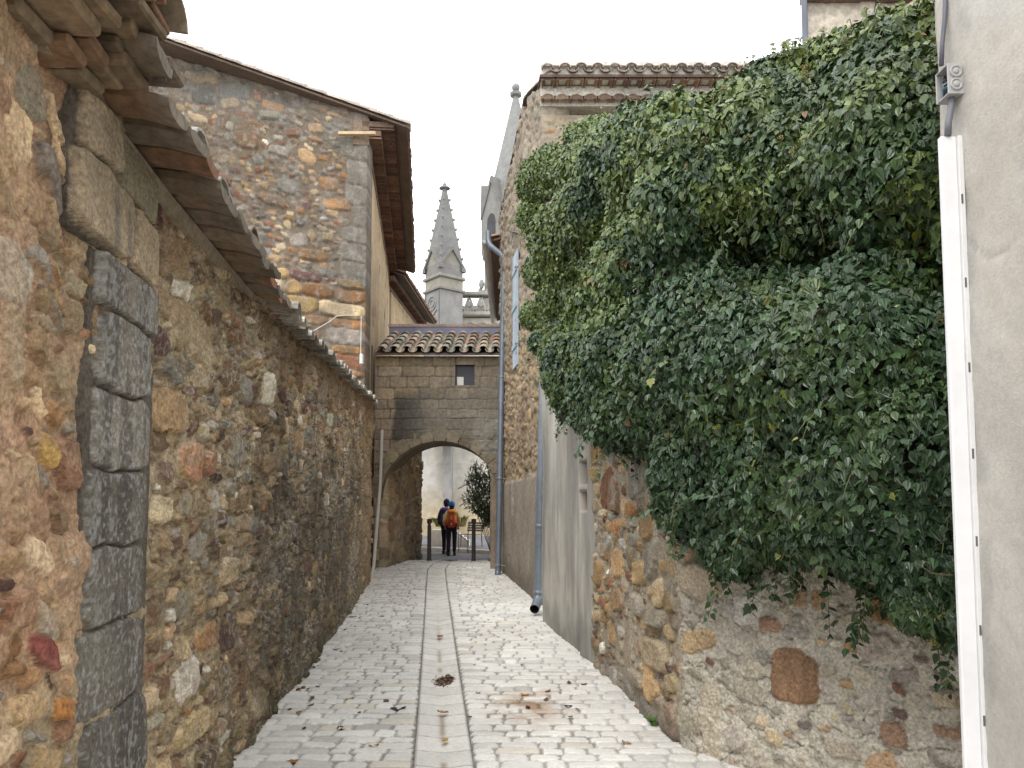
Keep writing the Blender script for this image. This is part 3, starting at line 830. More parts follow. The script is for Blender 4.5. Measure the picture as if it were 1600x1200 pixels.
# ================================================================== the archway across the alley
AY = 17.0
def archway():
    t = thing('archway', 'stone archway with small dark window and tiled roof spanning the alley', 'archway', (-1.6, AY, 0))
    x0, x1 = -3.06, -.26; zt = 5.02
    cx = W(686.5, 780, AY).x; hw = 1.30; zs = W(688, 778, AY).z; zc = W(688, 689, AY).z; rise = zc-zs
    cut_l = cx-hw; cut_r = cx+hw
    s = np.arange(0, x1-x0+.001, .016); z = np.arange(-.05, zt, .016)
    lay = Layout(x1-x0, zt+.05, 71, 0, -.05); r = np.random.default_rng(72)
    def acol(xs, zz):
        return np.array([.275, .22, .155])*math.exp(r.normal(0, .13))*np.array([1, 1+r.normal(0, .02), 1+r.normal(0, .05)])
    zz = -.05; k = 0
    while zz < zt:
        hh = r.uniform(.20, .29); xx = -r.uniform(0, .5)
        while xx < x1-x0:
            w = r.uniform(.35, .75); lay.block(xx+.006, xx+w-.006, zz+.006, zz+hh-.006, p=9, col=acol(xx, zz), rel=r.uniform(.008, .018), rot=r.normal(0, .006), mark=False); xx += w
        zz += hh
    h, c, m, S, Z = raster(lay, s, z, (.15, .115, .08), warp=.014, infl=1.0, edge=.08, gap=.05, seed=73, wscale=.2, grain=.006, mgrain=.01, blotch=.16)
    X = x0+S
    # black damp patch left of the middle and grey film over the lower right
    n1 = fbm(S, Z, .35, 4, 74)
    lft = W(617, 620, AY).x
    d = sst(lft-.05, lft+.05, X+(Z-4.0)*-.10+(n1-.5)*.1)*sst(lft+1.15, lft+.5, X+(n1-.5)*.5)*sst(4.35, 3.95, Z+(n1-.5)*.3)*sst(3.0, 3.15, Z)
    c = mix(c, (.055, .055, .05), np.clip(d, 0, 1)*.82)
    g = sst(4.75, 3.9, Z+(n1-.5)*.9 - (X-x0-1.4)*.35)*sst(lft+.1, lft+.7, X)
    c = mix(c, (.15, .137, .115), g*.74)
    rub = sst(3.9, 3.5, Z+(n1-.5)*.4)*sst(x1-.75, x1-.4, X+(n1-.5)*.5)
    c = mix(c, (.25, .235, .2)*np.ones(3), rub*.7); h = h+rub*(fbm(S, Z, .22, 3, 75)-.5)*.09
    ell = lambda X_, Z_, e=0: ((X_-cx)/(hw+e))**2 + (np.maximum(Z_-zs, 0)/(rise+e))**2 < 1
    wa = W(712, 602, AY); wb = W(741, 571, AY)
    hole = lambda S_, Z_: ell(x0+S_, Z_, .06) | ((x0+S_ > wa.x) & (x0+S_ < wb.x) & (Z_ > wa.z) & (Z_ < wb.z))
    field('facade', s, z, h, c, line_map((x0, AY), (x1, AY)), M['stone_far'], t, hole=hole, thick=.32)
    # voussoirs
    a = Acc(); n = 15; rr = random.Random(6)
    def ep(tt, e): return (cx-math.cos(tt)*(hw+e), zs+math.sin(tt)*(rise+e))
    for i in range(n):
        t0, t1 = PI*i/n+.006, PI*(i+1)/n-.006; e1 = .25+rr.uniform(-.03, .04); out = rr.uniform(.012, .028)
        poly = [ep(t0+(t1-t0)*k/3, 0) for k in range(4)] + [ep(t1-(t1-t0)*k/3, e1) for k in range(4)]
        cc = np.array((.19, .16, .115) if i > 5 else (.21, .175, .12))*rr.uniform(.8, 1.2)
        a.prism([(p[0], AY-out, p[1]) for p in poly], (0, .5, 0), cc)
    a.build('arch_ring', M['stone_far'], t)
    # vault behind, right jamb and the chamber above
    a = Acc(); V = []; fs = []; n = 24
    for yy in (AY+.3, AY+1.6):
        for e in (.015, .42):
            for i in range(n+1):
                p = ep(PI*i/n, e); V.append((p[0], yy, p[1]))
    m = n+1
    for i in range(n):
        fs += [(i, i+1, 2*m+i+1, 2*m+i), (m+i+1, m+i, 3*m+i, 3*m+i+1), (2*m+i, 2*m+i+1, 3*m+i+1, 3*m+i)]
    a.add(V, fs, (.17, .14, .10)); a.build('vault', M['stone_far'], t)
    a = Acc(); xr = W(766, 800, AY).x
    a.bevbox((xr, AY+.02, -.1), (-.02, AY+1.6, 3.0), .03, (.24, .19, .14))
    a.build('jamb', M['stone_far'], t)
    a = Acc(); a.box((x0+.1, AY+.35, 3.3), (-.0, AY+1.55, 5.0), (.2, .16, .12))
    a.build('chamber', M['stone_far'], t)
    a = Acc(); a.box((wa.x-.02, AY+.09, wa.z-.02), (wb.x+.02, AY+.12, wb.z+.02), (.035, .037, .045)); w = a.build('window', M['plastic'], t)
    a = Acc(); p = W(713.5, 601, AY); q = W(724, 588, AY); a.box((p.x, AY+.075, p.z), (q.x, AY+.086, q.z), (.62, .62, .58)); a.build('paper', M['pvc'], w)
    passage_wall(t)
    # roof
    r2 = random.Random(12); a = Acc()
    fr = lambda al, out, up: (al, AY-out, up)
    ze = W(690, 548, AY-.25).z; yr = AY+1.95; zr = W(690, 521, yr).z
    canal_roof(a, fr, x0+.02, x1+.02, .25, -1.95, ze, zr, r2, spacing=.282, row=.52,
               pal=((.36, .33, .27), (.44, .39, .31), (.27, .25, .21), (.54, .45, .34), (.46, .29, .23), (.48, .43, .36), (.30, .27, .22), (.50, .37, .29)))
    a.build('tile_roof', M['tile'], t)
    a = Acc(); a.box((x0-.02, yr+.02, zr-.05), (x1+.1, yr+.07, zr+.17), (.20, .21, .30)); a.build('flashing', M['zinc'], t)
    a = Acc(); a.box((x0-.04, yr-.01, zr+.17), (x1+.1, yr+.3, zr+.24), (.46, .36, .31)); a.build('ridge', M['tile'], t)
archway()

# ================================================================== RIGHT: house whose flank carries the downpipes
RC = (.48, 12.0); RE = (-.262, 17.05)
def right_house():
    t = thing('stone_house', 'buff rough-rendered house with scalloped double cornice above the ivy', 'house', (RC[0], RC[1], 0))
    ze = 7.86
    # front under the cornice
    x1 = 6.3
    s = np.arange(0, x1-RC[0], .022); z = np.arange(1.5, 7.95, .022)
    lay = Layout(s[-1], 6.45, 81, 0, 1.5); pr = pick([(3, TAN), (3, CREAM), (2, GREY), (1, ORANGE), (1, BROWN)])
    lay.fill([(.45, .2), (.28, .14), (.15, .09)], .35, pr, rel=(.004, .02))
    h, c, m, S, Z = raster(lay, s, z, (.33, .28, .215), warp=.05, edge=.2, seed=82, wscale=.25, mgrain=.03)
    c = mix(c, (.38, .325, .25), sst(.4, .55, fbm(S, Z, .5, 4, 83))*.6)
    pl = sst(1.1, 1.35, S+(fbm(S, Z, .3, 3, 84)-.5)*.5)*sst(7.2, 7.5, Z); c = mix(c, (.40, .37, .33), pl*.8)
    field('front_wall', s, z, h, c, line_map(RC, (x1, RC[1])), M['stone_far'], t, thick=.5)
    # flank, rising to a ridge
    L = math.hypot(RE[0]-RC[0], RE[1]-RC[1])
    A, B = RE, RC
    s = np.arange(0, L+.01, .02); z = np.arange(-.1, 8.0, .024)
    lay = Layout(L, 8.1, 85, 0, -.1)
    prf = pick([(3, TAN), (2.5, BROWN), (2, OCHRE), (2, CREAM), (1.2, RUST), (1.2, GREY)])
    lay.fill([(.26, .15)], .15, prf, tol=.1, rel=(.012, .045)); lay.fill([(.17, .11), (.11, .08)], .8, prf, tol=.14, rel=(.012, .05))
    h, c, m, S, Z = raster(lay, s, z, (.33, .265, .18), warp=.04, edge=.22, seed=86, wscale=.16, mgrain=.06, grain=.02)
    c = mix(c, np.array((.335, .275, .2)), np.full(S.shape, .38)); hi = sst(4.2, 5.6, Z+(fbm(S, Z, .4, 3, 87)-.5)); c = mix(c, (.35, .315, .265), hi*.65); c = c*.93
    lo = sst(2.18, 2.10, Z+.03*(fbm(S, Z, .3, 3, 88)-.5))*1.0
    c = mix(c, np.array([.31, .27, .22])*np.ones(3), lo); h = h*(1-lo)+lo*(.045+.008*fbm(S, Z, .3, 3, 89))
    c = mix(c, (.14, .12, .095), sst(.75, .3, Z+(fbm(S, Z, .2, 4, 90)-.5)*.3)*lo*.75)
    def opening(u0, v0, u1, v1, dep, cl):
        p = WP(u0, v1, A, B); q = WP(u1, v0, A, B)
        s0 = math.hypot(p.x-A[0], p.y-A[1]); s1 = math.hypot(q.x-A[0], q.y-A[1])
        k = (S > min(s0, s1)) & (S < max(s0, s1)) & (Z > p.z) & (Z < q.z)
        return np.where(k, dep, h), np.where(k[..., None], np.array(cl), c)
    h, c = opening(803, 722, 807, 803, -.16, (.25, .19, .13))
    h, c = opening(818.5, 206, 824.5, 268, -.25, (.07, .07, .075))
    h, c = opening(798.5, 868, 801, 890, -.05, (.06, .05, .04))
    def top(S_):
        Yy = A[1] + (B[1]-A[1])*S_/L
        return np.interp(Yy, [12.0, 12.1, 13.6, 16.3, 17.1], [8.42, 8.45, 9.10, 8.35, 8.15])
    zf = lambda S_, Z_: np.where(Z_ < 5, Z_, 5+(Z_-5)*(top(S_)-5)/2.98)
    field('flank_wall', s, z, h, c, line_map(A, B, zf=zf), M['stone_far'], t, thick=.45)
    # cornice
    r = random.Random(14); a = Acc()
    fr = lambda al, out, up: (al, RC[1]-out, up)
    zq = [W(870, v, RC[1]-o).z for v, o in ((156, .1), (126, .34))]
    genoise(a, fr, RC[0]-.02, x1, [(.0, .14, zq[0]), (.0, .36, zq[1])], r, spacing=.228, bh=.135, band=(.66, .64, .59), tilec=((.34, .23, .17), (.30, .21, .16), (.37, .26, .19)), rad=.10)
    a.box((RC[0]-.02, -.4, zq[0]-.05), (x1, .0, zq[1]+.35), (.58, .55, .49), fr)
    a.box((RC[0]-.02, -.1, zq[1]+.20), (x1, .425, zq[1]+.27), (.64, .62, .57), fr)
    a.build('cornice', M['tile'], t)
    a = Acc(); zz = W(900, 106, RC[1]-.46).z
    canal_roof(a, fr, RC[0]-.05, x1, .45, -1.6, zz-.02, zz+.52, r, spacing=.262, pal=((.33, .25, .21), (.40, .31, .26), (.29, .24, .21), (.36, .29, .25)))
    # verge tiles along the flank
    d = Vector((RE[0]-RC[0], RE[1]-RC[1])).normalized()
    for k in range(14):
        Y0 = 11.62 + k*.40
        def zt(Y): return float(np.interp(Y, [11.5, 12.0, 13.6, 16.3, 17.1], [8.37, 8.55, 9.16, 8.42, 8.22]))
        x0_ = RC[0]+(Y0-12)*d.x/d.y; x1_ = RC[0]+(Y0+.44-12)*d.x/d.y
        fv = lambda al, out, up: (al + x0_ + (out)*(x1_-x0_)/.44, Y0+out, up)
        tile_shell(a, fv, .075, zt(Y0)-.02, 0, .44, .11, .10, True, np.array((.25, .21, .18))*r.uniform(.75, 1.2), dz=zt(Y0+.44)-zt(Y0), seg=6, thick=.02)
    a.build('roof', M['tile'], t)
    a = Acc(); a.box((.9, 12.55, 0), (6.2, 16.8, 7.9), (.35, .3, .24)); a.build('inner_wall', M['stone_far'], t)
    # the pair of folded-back blue-grey shutters on the flank
    p = WP(805.5, 578, A, B); q = WP(813, 388, A, B)
    d2 = Vector((B[0]-A[0], B[1]-A[1])).normalized(); nn = Vector((d2.y, -d2.x))
    sh = Acc(); o = Vector((p.x, p.y)); Lw = (Vector((q.x, q.y))-o).length
    frs = lambda al, out, up: (o.x+d2.x*al+nn.x*out, o.y+d2.y*al+nn.y*out, up)
    nb = 5
    for k in range(nb): sh.bevbox((Lw*k/nb+.002, .03, p.z), (Lw*(k+1)/nb-.002, .058, q.z), .004, (.40, .48, .56), frs)
    so = sh.build('shutter', M['wood'], t)
    for zz in (p.z+.35, (p.z+q.z)/2, q.z-.4):
        b = Acc(); b.bevbox((.02, .058, zz), (Lw-.02, .08, zz+.1), .004, (.38, .46, .54), frs); b.build('batten', M['wood'], so)
    for zz in (p.z+.40, q.z-.35):
        b = Acc(); b.tube([frs(Lw+.01, .03, zz), frs(Lw+.01, .09, zz), frs(Lw-.08, .09, zz)], .012, (.3, .3, .3), 6); b.build('hinge', M['iron'], so)
    # iron wall tie
    b = Acc(); b.tube([W(797, 361, 15.0)+Vector((0, 0, 0)), W(822, 366, 13.4)], .018, (.09, .07, .06), 6); b.build('wall_tie', M['iron'], t)
right_house()

def right_low_house():
    t = thing('stone_house', 'lower house beyond the arch with brown tiled eave and zinc gutter on the right', 'house', (-.16, 17.4, 0))
    a = Acc(); a.box((-.14, 17.4, 0), (4, 24.2, 7.6), (.38, .31, .22)); a.build('wall', M['stone_far'], t)
    r = random.Random(17); a = Acc()
    fr = lambda al, out, up: (-.14-out, 16.95+al, up)
    genoise(a, fr, .0, 7.2, [(0, .16, 7.42)], r, band=(.21, .125, .09), tilec=((.24, .13, .09), (.2, .12, .09)))
    a.build('cornice', M['tile'], t)
    a = Acc(); canal_roof(a, fr, -.1, 7.2, .40, -2.4, 7.66, 8.5, r, spacing=.24, pal=((.42, .26, .18), (.36, .24, .18), (.30, .22, .18)))
    a.build('roof', M['tile'], t)
    # half-round gutter
    g = Acc(); n = 8; V = []; fs = []
    for i, y in enumerate((16.82, 24.3)):
        for rad in (.075, .068):
            for k in range(n+1):
                tt = PI*k/n; V.append((-.60+rad*math.cos(tt)*1, y, 7.60-rad*math.sin(tt)))
    m = n+1
    for k in range(n): fs += [(k, k+1, 2*m+k+1, 2*m+k), (m+k+1, m+k, 3*m+k, 3*m+k+1)]
    fs.append(tuple(range(m))); fs += [(0, 2*m, 3*m, m), (n, m+n, 3*m+n, 2*m+n)]
    g.add(V, fs, (.42, .45, .48)); g.build('gutter', M['zinc'], t)
right_low_house()

# ================================================================== RIGHT: cement wall, rubble wall, white house
CE = (WG(846, 970).x, 11.0); CN = WG(930, 1041); CN = (CN.x, CN.y)
CE = (CN[0] + (WG(846, 970).x-CN[0])*(10.6-CN[1])/(WG(846, 970).y-CN[1]), 10.6)
RK = WG(1066, 1171); RK = (RK.x, RK.y)
RN = (2.45, 3.35)

def cement_wall():
    t = thing('rendered_wall', 'streaked grey cement wall under the left end of the ivy beside the downpipe', 'wall', (CE[0], CE[1], 0))
    L = math.hypot(CN[0]-CE[0], CN[1]-CE[1])
    s = np.arange(0, L+.005, .018); z = np.arange(-.25, 3.4, .018); S, Z = np.meshgrid(s, z)
    h = (fbm(S, Z, .7, 3, 91)-.5)*.05 + (fbm(S, Z, .05, 3, 92)-.5)*.006
    c = np.broadcast_to(np.array([.41, .39, .35]), S.shape+(3,))
    c = c*(.72+.56*fbm(S, Z*.13, .10, 5, 93))[..., None]
    c = mix(c, (.25, .24, .22), sst(.5, .72, fbm(S, Z*.3, .35, 4, 94))*.6)
    c = mix(c, (.44, .40, .33), sst(.58, .75, fbm(S+5, Z*.25, .3, 4, 95))*.5)
    c = mix(c, (.15, .15, .135), sst(.5, .0, Z+(fbm(S, Z, .3, 3, 96)-.5)*.7)*.6)
    # pier with a small square recess and a slot at the near end
    def pl(u, v): q = WP(u, v, CE, CN); return math.hypot(q.x-CE[0], q.y-CE[1]), q.z
    pier = S > pl(907, 900)[0]; h = h + pier*.02
    for (u0, v0, u1, v1, dp, cl) in ((908, 768, 919, 798, -.07, (.26, .21, .17)), (908, 722, 921, 756, -.10, (.24, .21, .18))):
        a0, z1 = pl(u0, v0); a1, z0 = pl(u1, v1)
        k = (S > a0) & (S < a1) & (Z > z0) & (Z < z1); h = np.where(k, dp, h); c = np.where(k[..., None], np.array(cl), c)
    k = np.abs(S-pl(923, 900)[0]) < .012; h = np.where(k, h-.02, h)
    field('facing', s, z, h, c, line_map(CE, CN), M['cement'], t, thick=.5)
cement_wall()

def right_wall():
    t = thing('rubble_wall', 'grey and tan rubble garden wall overhung by ivy, right side of the alley', 'wall', (RK[0], RK[1], 0))
    # stretch along the alley
    L = math.hypot(RK[0]-CN[0], RK[1]-CN[1])
    s = np.arange(0, L+.004, .009); z = np.arange(-.3, 2.7, .0095)
    lay = Layout(L, 3.0, 101, 0, -.3)
    def P(u, v): q = WP(u, v, CN, RK); return math.hypot(q.x-CN[0], q.y-CN[1]), q.z
    def blk(u0, v0, u1, v1, col, rel=.04, p=3.5, rot=0):
        a0, z1 = P(u0, v0); a1, z0 = P(u1, v1); lay.block(a0, a1, z0, z1, col=np.array(col), rel=rel, p=p, rot=rot)
    blk(1033, 1085, 1060, 1160, (.30, .22, .16), .05); blk(975, 968, 986, 1052, (.32, .19, .10), .02); blk(985, 1040, 1010, 1080, (.40, .34, .25), .05)
    blk(1010, 990, 1044, 1055, (.41, .33, .22), .06); blk(988, 925, 1008, 965, (.38, .34, .28), .04); blk(1016, 945, 1040, 985, (.33, .29, .22), .05)
    blk(994, 1098, 1005, 1115, (.32, .15, .08), .03)
    pr = pick([(3.5, TAN), (3, CREAM), (2, GREY), (1.5, ORANGE), (1.2, RUST), (1, BROWN), (.6, WHITE), (1, OCHRE), (.3, PURPLE)], .24)
    lay.fill([(.34, .2), (.22, .15)], .5, pr, tol=.05, rel=(.02, .055)); lay.fill([(.14, .09)], 1.2, pr, tol=.10, rel=(.02, .05)); lay.fill([(.07, .05)], .8, pr, tol=.12, rel=(.01, .03))
    h, c, m, S, Z = raster(lay, s, z, (.40, .345, .26), warp=.02, infl=1.10, edge=.18, gap=.11, crevd=.030, seed=102, wscale=.14, grain=.014, mgrain=.04, blotch=.25)
    sk = sst(.52, .66, fbm(S, Z, .45, 4, 103)); c = mix(c, (.42, .375, .305), sk*.65); h = h*(1-sk*.45)
    c = mix(c, (.17, .16, .145), sst(.30, .0, Z+(fbm(S, Z, .2, 3, 104)-.5)*.35)*.5)
    h = h + (fbm(S, Z, .6, 3, 105)-.5)*.06
    zf = lambda S_, Z_: Z_
    field('alley_face', s, z, h, c, line_map(CN, RK), M['stone'], t, thick=.5)
    # stretch that turns towards the white house
    L = math.hypot(RN[0]-RK[0], RN[1]-RK[1])
    s = np.arange(-.02, L, .0075); z = np.arange(-.3, 2.5, .0075)
    lay = Layout(L, 2.8, 111, 0, -.3)
    def P(u, v): q = WP(u, v, RK, RN); return math.hypot(q.x-RK[0], q.y-RK[1]), q.z
    big = (.235, .135, .072)
    blk(1205, 1012, 1280, 1108, big, .022, 4.5, .06); blk(1352, 932, 1402, 976, (.27, .16, .07), .03, 3); blk(1238, 922, 1262, 948, (.33, .22, .12), .018, 4); blk(1268, 922, 1292, 956, (.34, .225, .12), .018, 4)
    blk(1316, 998, 1340, 1022, (.34, .20, .10), .015, 3); blk(1188, 962, 1222, 992, (.31, .185, .12), .02, 4); blk(1148, 928, 1186, 980, (.56, .53, .48), .02, 6)
    blk(1378, 1128, 1416, 1172, (.28, .17, .11), .03, 3); blk(1398, 1104, 1424, 1130, (.16, .10, .09), .03, 3); blk(1462, 1132, 1504, 1160, (.32, .19, .12), .02, 3)
    blk(1480, 1015, 1508, 1070, (.58, .53, .47), .02, 6); blk(1455, 1078, 1506, 1110, (.44, .36, .25), .03, 5); blk(1200, 1138, 1222, 1168, (.48, .38, .23), .02, 4)
    blk(1249, 1120, 1266, 1140, (.14, .11, .10), .03, 3); blk(1224, 1140, 1242, 1154, (.38, .24, .14), .02, 3); blk(1298, 1112, 1310, 1126, (.5, .42, .26), .015, 3)
    blk(1066, 880, 1132, 938, (.40, .335, .24), .06, 4.5); blk(1065, 850, 1092, 878, (.36, .28, .17), .06, 3); blk(1098, 1062, 1126, 1182, (.43, .37, .28), .03, 6)
    blk(1140, 945, 1152, 960, (.5, .47, .42), .03, 3); blk(1205, 870, 1225, 890, (.31, .21, .14), .02, 4); blk(1160, 872, 1200, 925, (.36, .32, .27), .03, 5)
    blk(1290, 1150, 1345, 1195, (.36, .31, .24), .02, 4); blk(1425, 1020, 1450, 1035, (.25, .2, .16), .02, 3)
    pr = pick([(4, (.38, .335, .265)), (3, (.42, .375, .29)), (2.5, (.33, .30, .25)), (2, TAN), (.08, ORANGE), (.2, RUST), (.4, CREAM)])
    lay.fill([(.22, .13), (.14, .09)], .55, pr, tol=.06, rel=(.012, .03), rot=.3); lay.fill([(.08, .05)], .9, pr, tol=.10, rel=(.01, .03), rot=.4)
    h, c, m, S, Z = raster(lay, s, z, (.435, .40, .33), warp=.028, infl=1.06, edge=.2, gap=.10, seed=112, wscale=.10, grain=.012, mgrain=.045, blotch=.2)
    cr_ = sst(.90, .985, 1-np.abs(fbm(S*.7, Z, .16, 4, 117)-.5)*7)*(1-.8*m); h = h - cr_*.022; c = mix(c, (.2, .185, .16), cr_*.4)
    h = h + (fbm(S, Z, .035, 3, 113)-.5)*.030 + (fbm(S, Z, .5, 3, 114)-.5)*.05
    # big brown slab: vertical iron streaks
    s0, z1 = P(1205, 1012); s1, z0 = P(1280, 1108)
    k = (S > s0) & (S < s1) & (Z > z0) & (Z < z1) & (m > .5)
    c = np.where(k[..., None], c*(.7+.6*fbm(S, Z*.08, .03, 3, 115))[..., None], c)
    gy = c.mean(-1, keepdims=True); c = (gy+(c-gy)*.88)*1.14*(.86+.28*fbm(S, Z, .4, 4, 116))[..., None]
    field('garden_face', s, z, h, c, line_map(RK, RN), M['stone'], t, thick=.5)
right_wall()

WCO = (1.616, 2.80); WNE = (1.616+.05*3.8, -1.0)
def wx(Y): return WCO[0] + .05*(2.8-Y)
def white_house():
    t = thing('white_house', 'pale cream rendered house wall close by on the right edge', 'house', (WCO[0], WCO[1], 0))
    s = np.arange(0, 3.8, .014); z = np.arange(-.3, 6.0, .018); S, Z = np.meshgrid(s, z)
    h = (fbm(S, Z, .30, 3, 121)-.5)*.022 + (fbm(S, Z, .05, 3, 122)-.5)*.006
    c = np.broadcast_to(np.array([.475, .455, .42]), S.shape+(3,))*(.9+.2*fbm(S, Z*.5, .25, 4, 123))[..., None]
    c = mix(c, (.33, .32, .30), sst(.54, .72, fbm(S, Z*.45, .12, 5, 124))*(.30+.4*sst(.35, .05, S)))
    c = mix(c, (.50, .455, .395), sst(.5, .7, fbm(S, Z*.5, .3, 4, 125))*.5)
    h = h + .004*sst(.05, .0, np.abs(S-.08))
    ck = sst(.972, .992, 1-np.abs(fbm(S+3, Z, .55, 4, 126)-.5)*2.2)*sst(.5, .62, fbm(S, Z, .8, 3, 127)); h = h-ck*.004; c = mix(c, (.30, .28, .25), ck*.5)
    rn = sst(.55, .72, fbm(S, Z*.06, .05, 4, 128))*sst(.4, .6, fbm(S, Z*.3, .6, 3, 129)); c = mix(c, (.40, .385, .36), rn*.4)
    field('street_wall', s, z, h, c, line_map(WCO, WNE), M['render'], t, thick=.4)
    a = Acc(); a.box((wx(2.8)+.42, -1, -.3), (6.5, 2.795, 6.0), (.5, .47, .42)); a.build('end_wall', M['render'], t)
white_house()

def trunking():
    # white cable trunking fixed to the corner
    t = thing('cable_trunking', 'white plastic cable trunking running down the corner of the cream wall', 'trunking', (wx(2.7), 2.7, 0))
    zt = W(1490, 206, 2.66).z; a = Acc()
    a.bevbox((wx(2.7)-.072, 2.690, -.05), (wx(2.7)-.014, 2.712, zt), .004, (.80, .80, .82)); a.build('cover', M['pvc'], t)
    a = Acc(); a.bevbox((wx(2.7)-.014, 2.680, -.05), (wx(2.7)+.004, 2.735, zt-.002), .002, (.72, .72, .72)); b = a.build('base', M['pvc'], t)
    z = .25
    while z < zt-.1:
        a = Acc(); a.box((wx(2.7)-.012, 2.6785, z), (wx(2.7)-.005, 2.6815, z+.035), (.12, .12, .12)); a.build('slot', M['plastic'], b); z += .305
    # junction box, lid off, opening to the alley
    bz0 = W(1490, 146, 2.66).z; bz1 = W(1490, 98, 2.66).z; X1 = wx(2.70)+.004; X0 = X1-.058; Y0, Y1 = 2.66, 2.74
    t2 = thing('junction_box', 'open grey junction box with loose wires above the white trunking', 'junction box', (X0, Y0, bz0))
    a = Acc(); g = (.43, .43, .43); w = .006
    a.bevbox((X0, Y0, bz0), (X1, Y0+w, bz1), .002, g); a.bevbox((X0, Y1-w, bz0), (X1, Y1, bz1), .002, g)
    a.bevbox((X0, Y0+w, bz0), (X1, Y1-w, bz0+w), .002, g); a.bevbox((X0, Y0+w, bz1-w), (X1, Y1-w, bz1), .002, g)
    a.box((X1-w, Y0+w, bz0+w), (X1-.001, Y1-w, bz1-w), (.16, .16, .17)); a.build('casing', M['plastic'], t2)
    for zz in (bz0+(bz1-bz0)*.30, bz0+(bz1-bz0)*.72):
        a = Acc(); V = []; fs = []; n = 18
        for (rad, yy) in ((.0225, Y0+.001), (.0225, Y0-.005), (.017, Y0-.006), (.0165, Y0-.003), (.010, Y0-.003), (.0095, Y0-.0065), (.004, Y0-.007)):
            for k in range(n): V.append(((X0+X1)/2+rad*math.cos(2*PI*k/n), yy, zz+rad*math.sin(2*PI*k/n)))
        for i in range(6):
            for k in range(n): fs.append((i*n+k, i*n+(k+1) % n, (i+1)*n+(k+1) % n, (i+1)*n+k))
        fs.append(tuple(6*n+k for k in range(n)))
        a.add(V, fs, (.42, .42, .42)); a.build('knockout', M['plastic'], t2, True)
    r = random.Random(2)
    for k, cl in enumerate(((.05, .13, .2), (.2, .3, .32), (.05, .05, .06), (.1, .1, .12))):
        a = Acc(); zz = bz0+.03+.016*k
        a.tube([(X1-.01, Y0+.015+.012*k, zz), (X0+.02, Y0+.022+.01*k, zz+.014), (X0+.006, Y0+.04, zz+.008), (X0+.02, Y0+.062, zz-.01), (X1-.01, Y1-.012, zz+.01)], .0045, cl, 6)
        a.build('wire', M['plastic'], t2, True)
    # cables
    a = Acc(); p = [W(u, v, 2.72) for u, v in ((1479, -60), (1476, 30), (1472, 70), (1471, 102))]
    a.tube(p, .0085, (.10, .10, .13), 8); tag(a.build('cable', M['plastic'], None, True), 'dark cable dropping from above into the open junction box', 'cable')
    a = Acc(); p = [W(u, v, 2.69) for u, v in ((1487, 146), (1486, 168), (1482, 190), (1481, 212))]
    a.tube(p, .012, (.16, .16, .185), 10); tag(a.build('conduit', M['plastic'], None, True), 'short grey conduit between junction box and white trunking', 'conduit')
trunking()

def far_right_house():
    p0 = W(1262, 40, 8.6); Y = 8.6
    t = thing('tall_house', 'buff tall house peeking over the ivy at the top right corner', 'house', (p0.x, Y, 0))
    s = np.arange(0, 4.5, .025); z = np.arange(2, 9.5, .025)
    lay = Layout(4.5, 7.5, 131, 0, 2); pr = pick([(2, TAN), (.4, RUST), (2, CREAM)])
    lay.fill([(.4, .25), (.2, .12)], .06, pr, rel=(.004, .015))
    h, c, m, S, Z = raster(lay, s, z, (.46, .415, .345), warp=.05, seed=132, wscale=.25, mgrain=.03)
    sk = sst(.38, .5, fbm(S, Z, .5, 4, 133)+.1*sst(.2, .6, S)); c = mix(c, (.47, .425, .36), sk*.85)
    pil = (S > .62) & (S < .78); h = h+pil*.03
    field('front_wall', s, z, h, c, line_map((p0.x, Y), (p0.x+4.5, Y)), M['stone_far'], t, thick=.10)
    a = Acc(); a.box((p0.x-.07, Y-.10, W(1262, 5, Y).z), (p0.x+4.5, Y+.04, W(1262, 5, Y).z+.12), (.20, .14, .12)); a.build('eave', M['tile'], t)
    a = Acc(); q = W(1258, 60, Y-.09)
    a.tube([(q.x, Y-.09, 1.5), (q.x, Y-.09, W(1258, -30, Y).z)], .034, (.12, .135, .165), 12); tag(a.build('downpipe', M['zinc'], None, True), 'dark zinc downpipe at the corner of the tall house above the ivy', 'downpipe')
    # lean-to verge in front of it
    t2 = thing('lean_to', 'pale walled lean-to with sloping stone verge behind the top of the ivy', 'outbuilding', (W(1400, 20, 7.7).x, 7.7, 0))
    A = W(1338, 70, 7.6); B = W(1445, -14, 7.6)
    a = Acc(); d = (B-A)/(B.x-A.x)
    E = A + d*3.0
    a.prism([A, E, E-Vector((0, 0, .10)), A-Vector((0, 0, .10))], (0, .6, 0), (.40, .34, .26)); a.build('verge', M['stone_far'], t2)
    a = Acc(); o = Vector((.06, .15, -.10))
    a.prism([A+o, E+o, Vector((E.x, E.y+.15, 1)), Vector((A.x+.06, A.y+.15, 1))], (0, .4, 0), (.46, .42, .36)); a.build('wall', M['stone_far'], t2)
far_right_house()

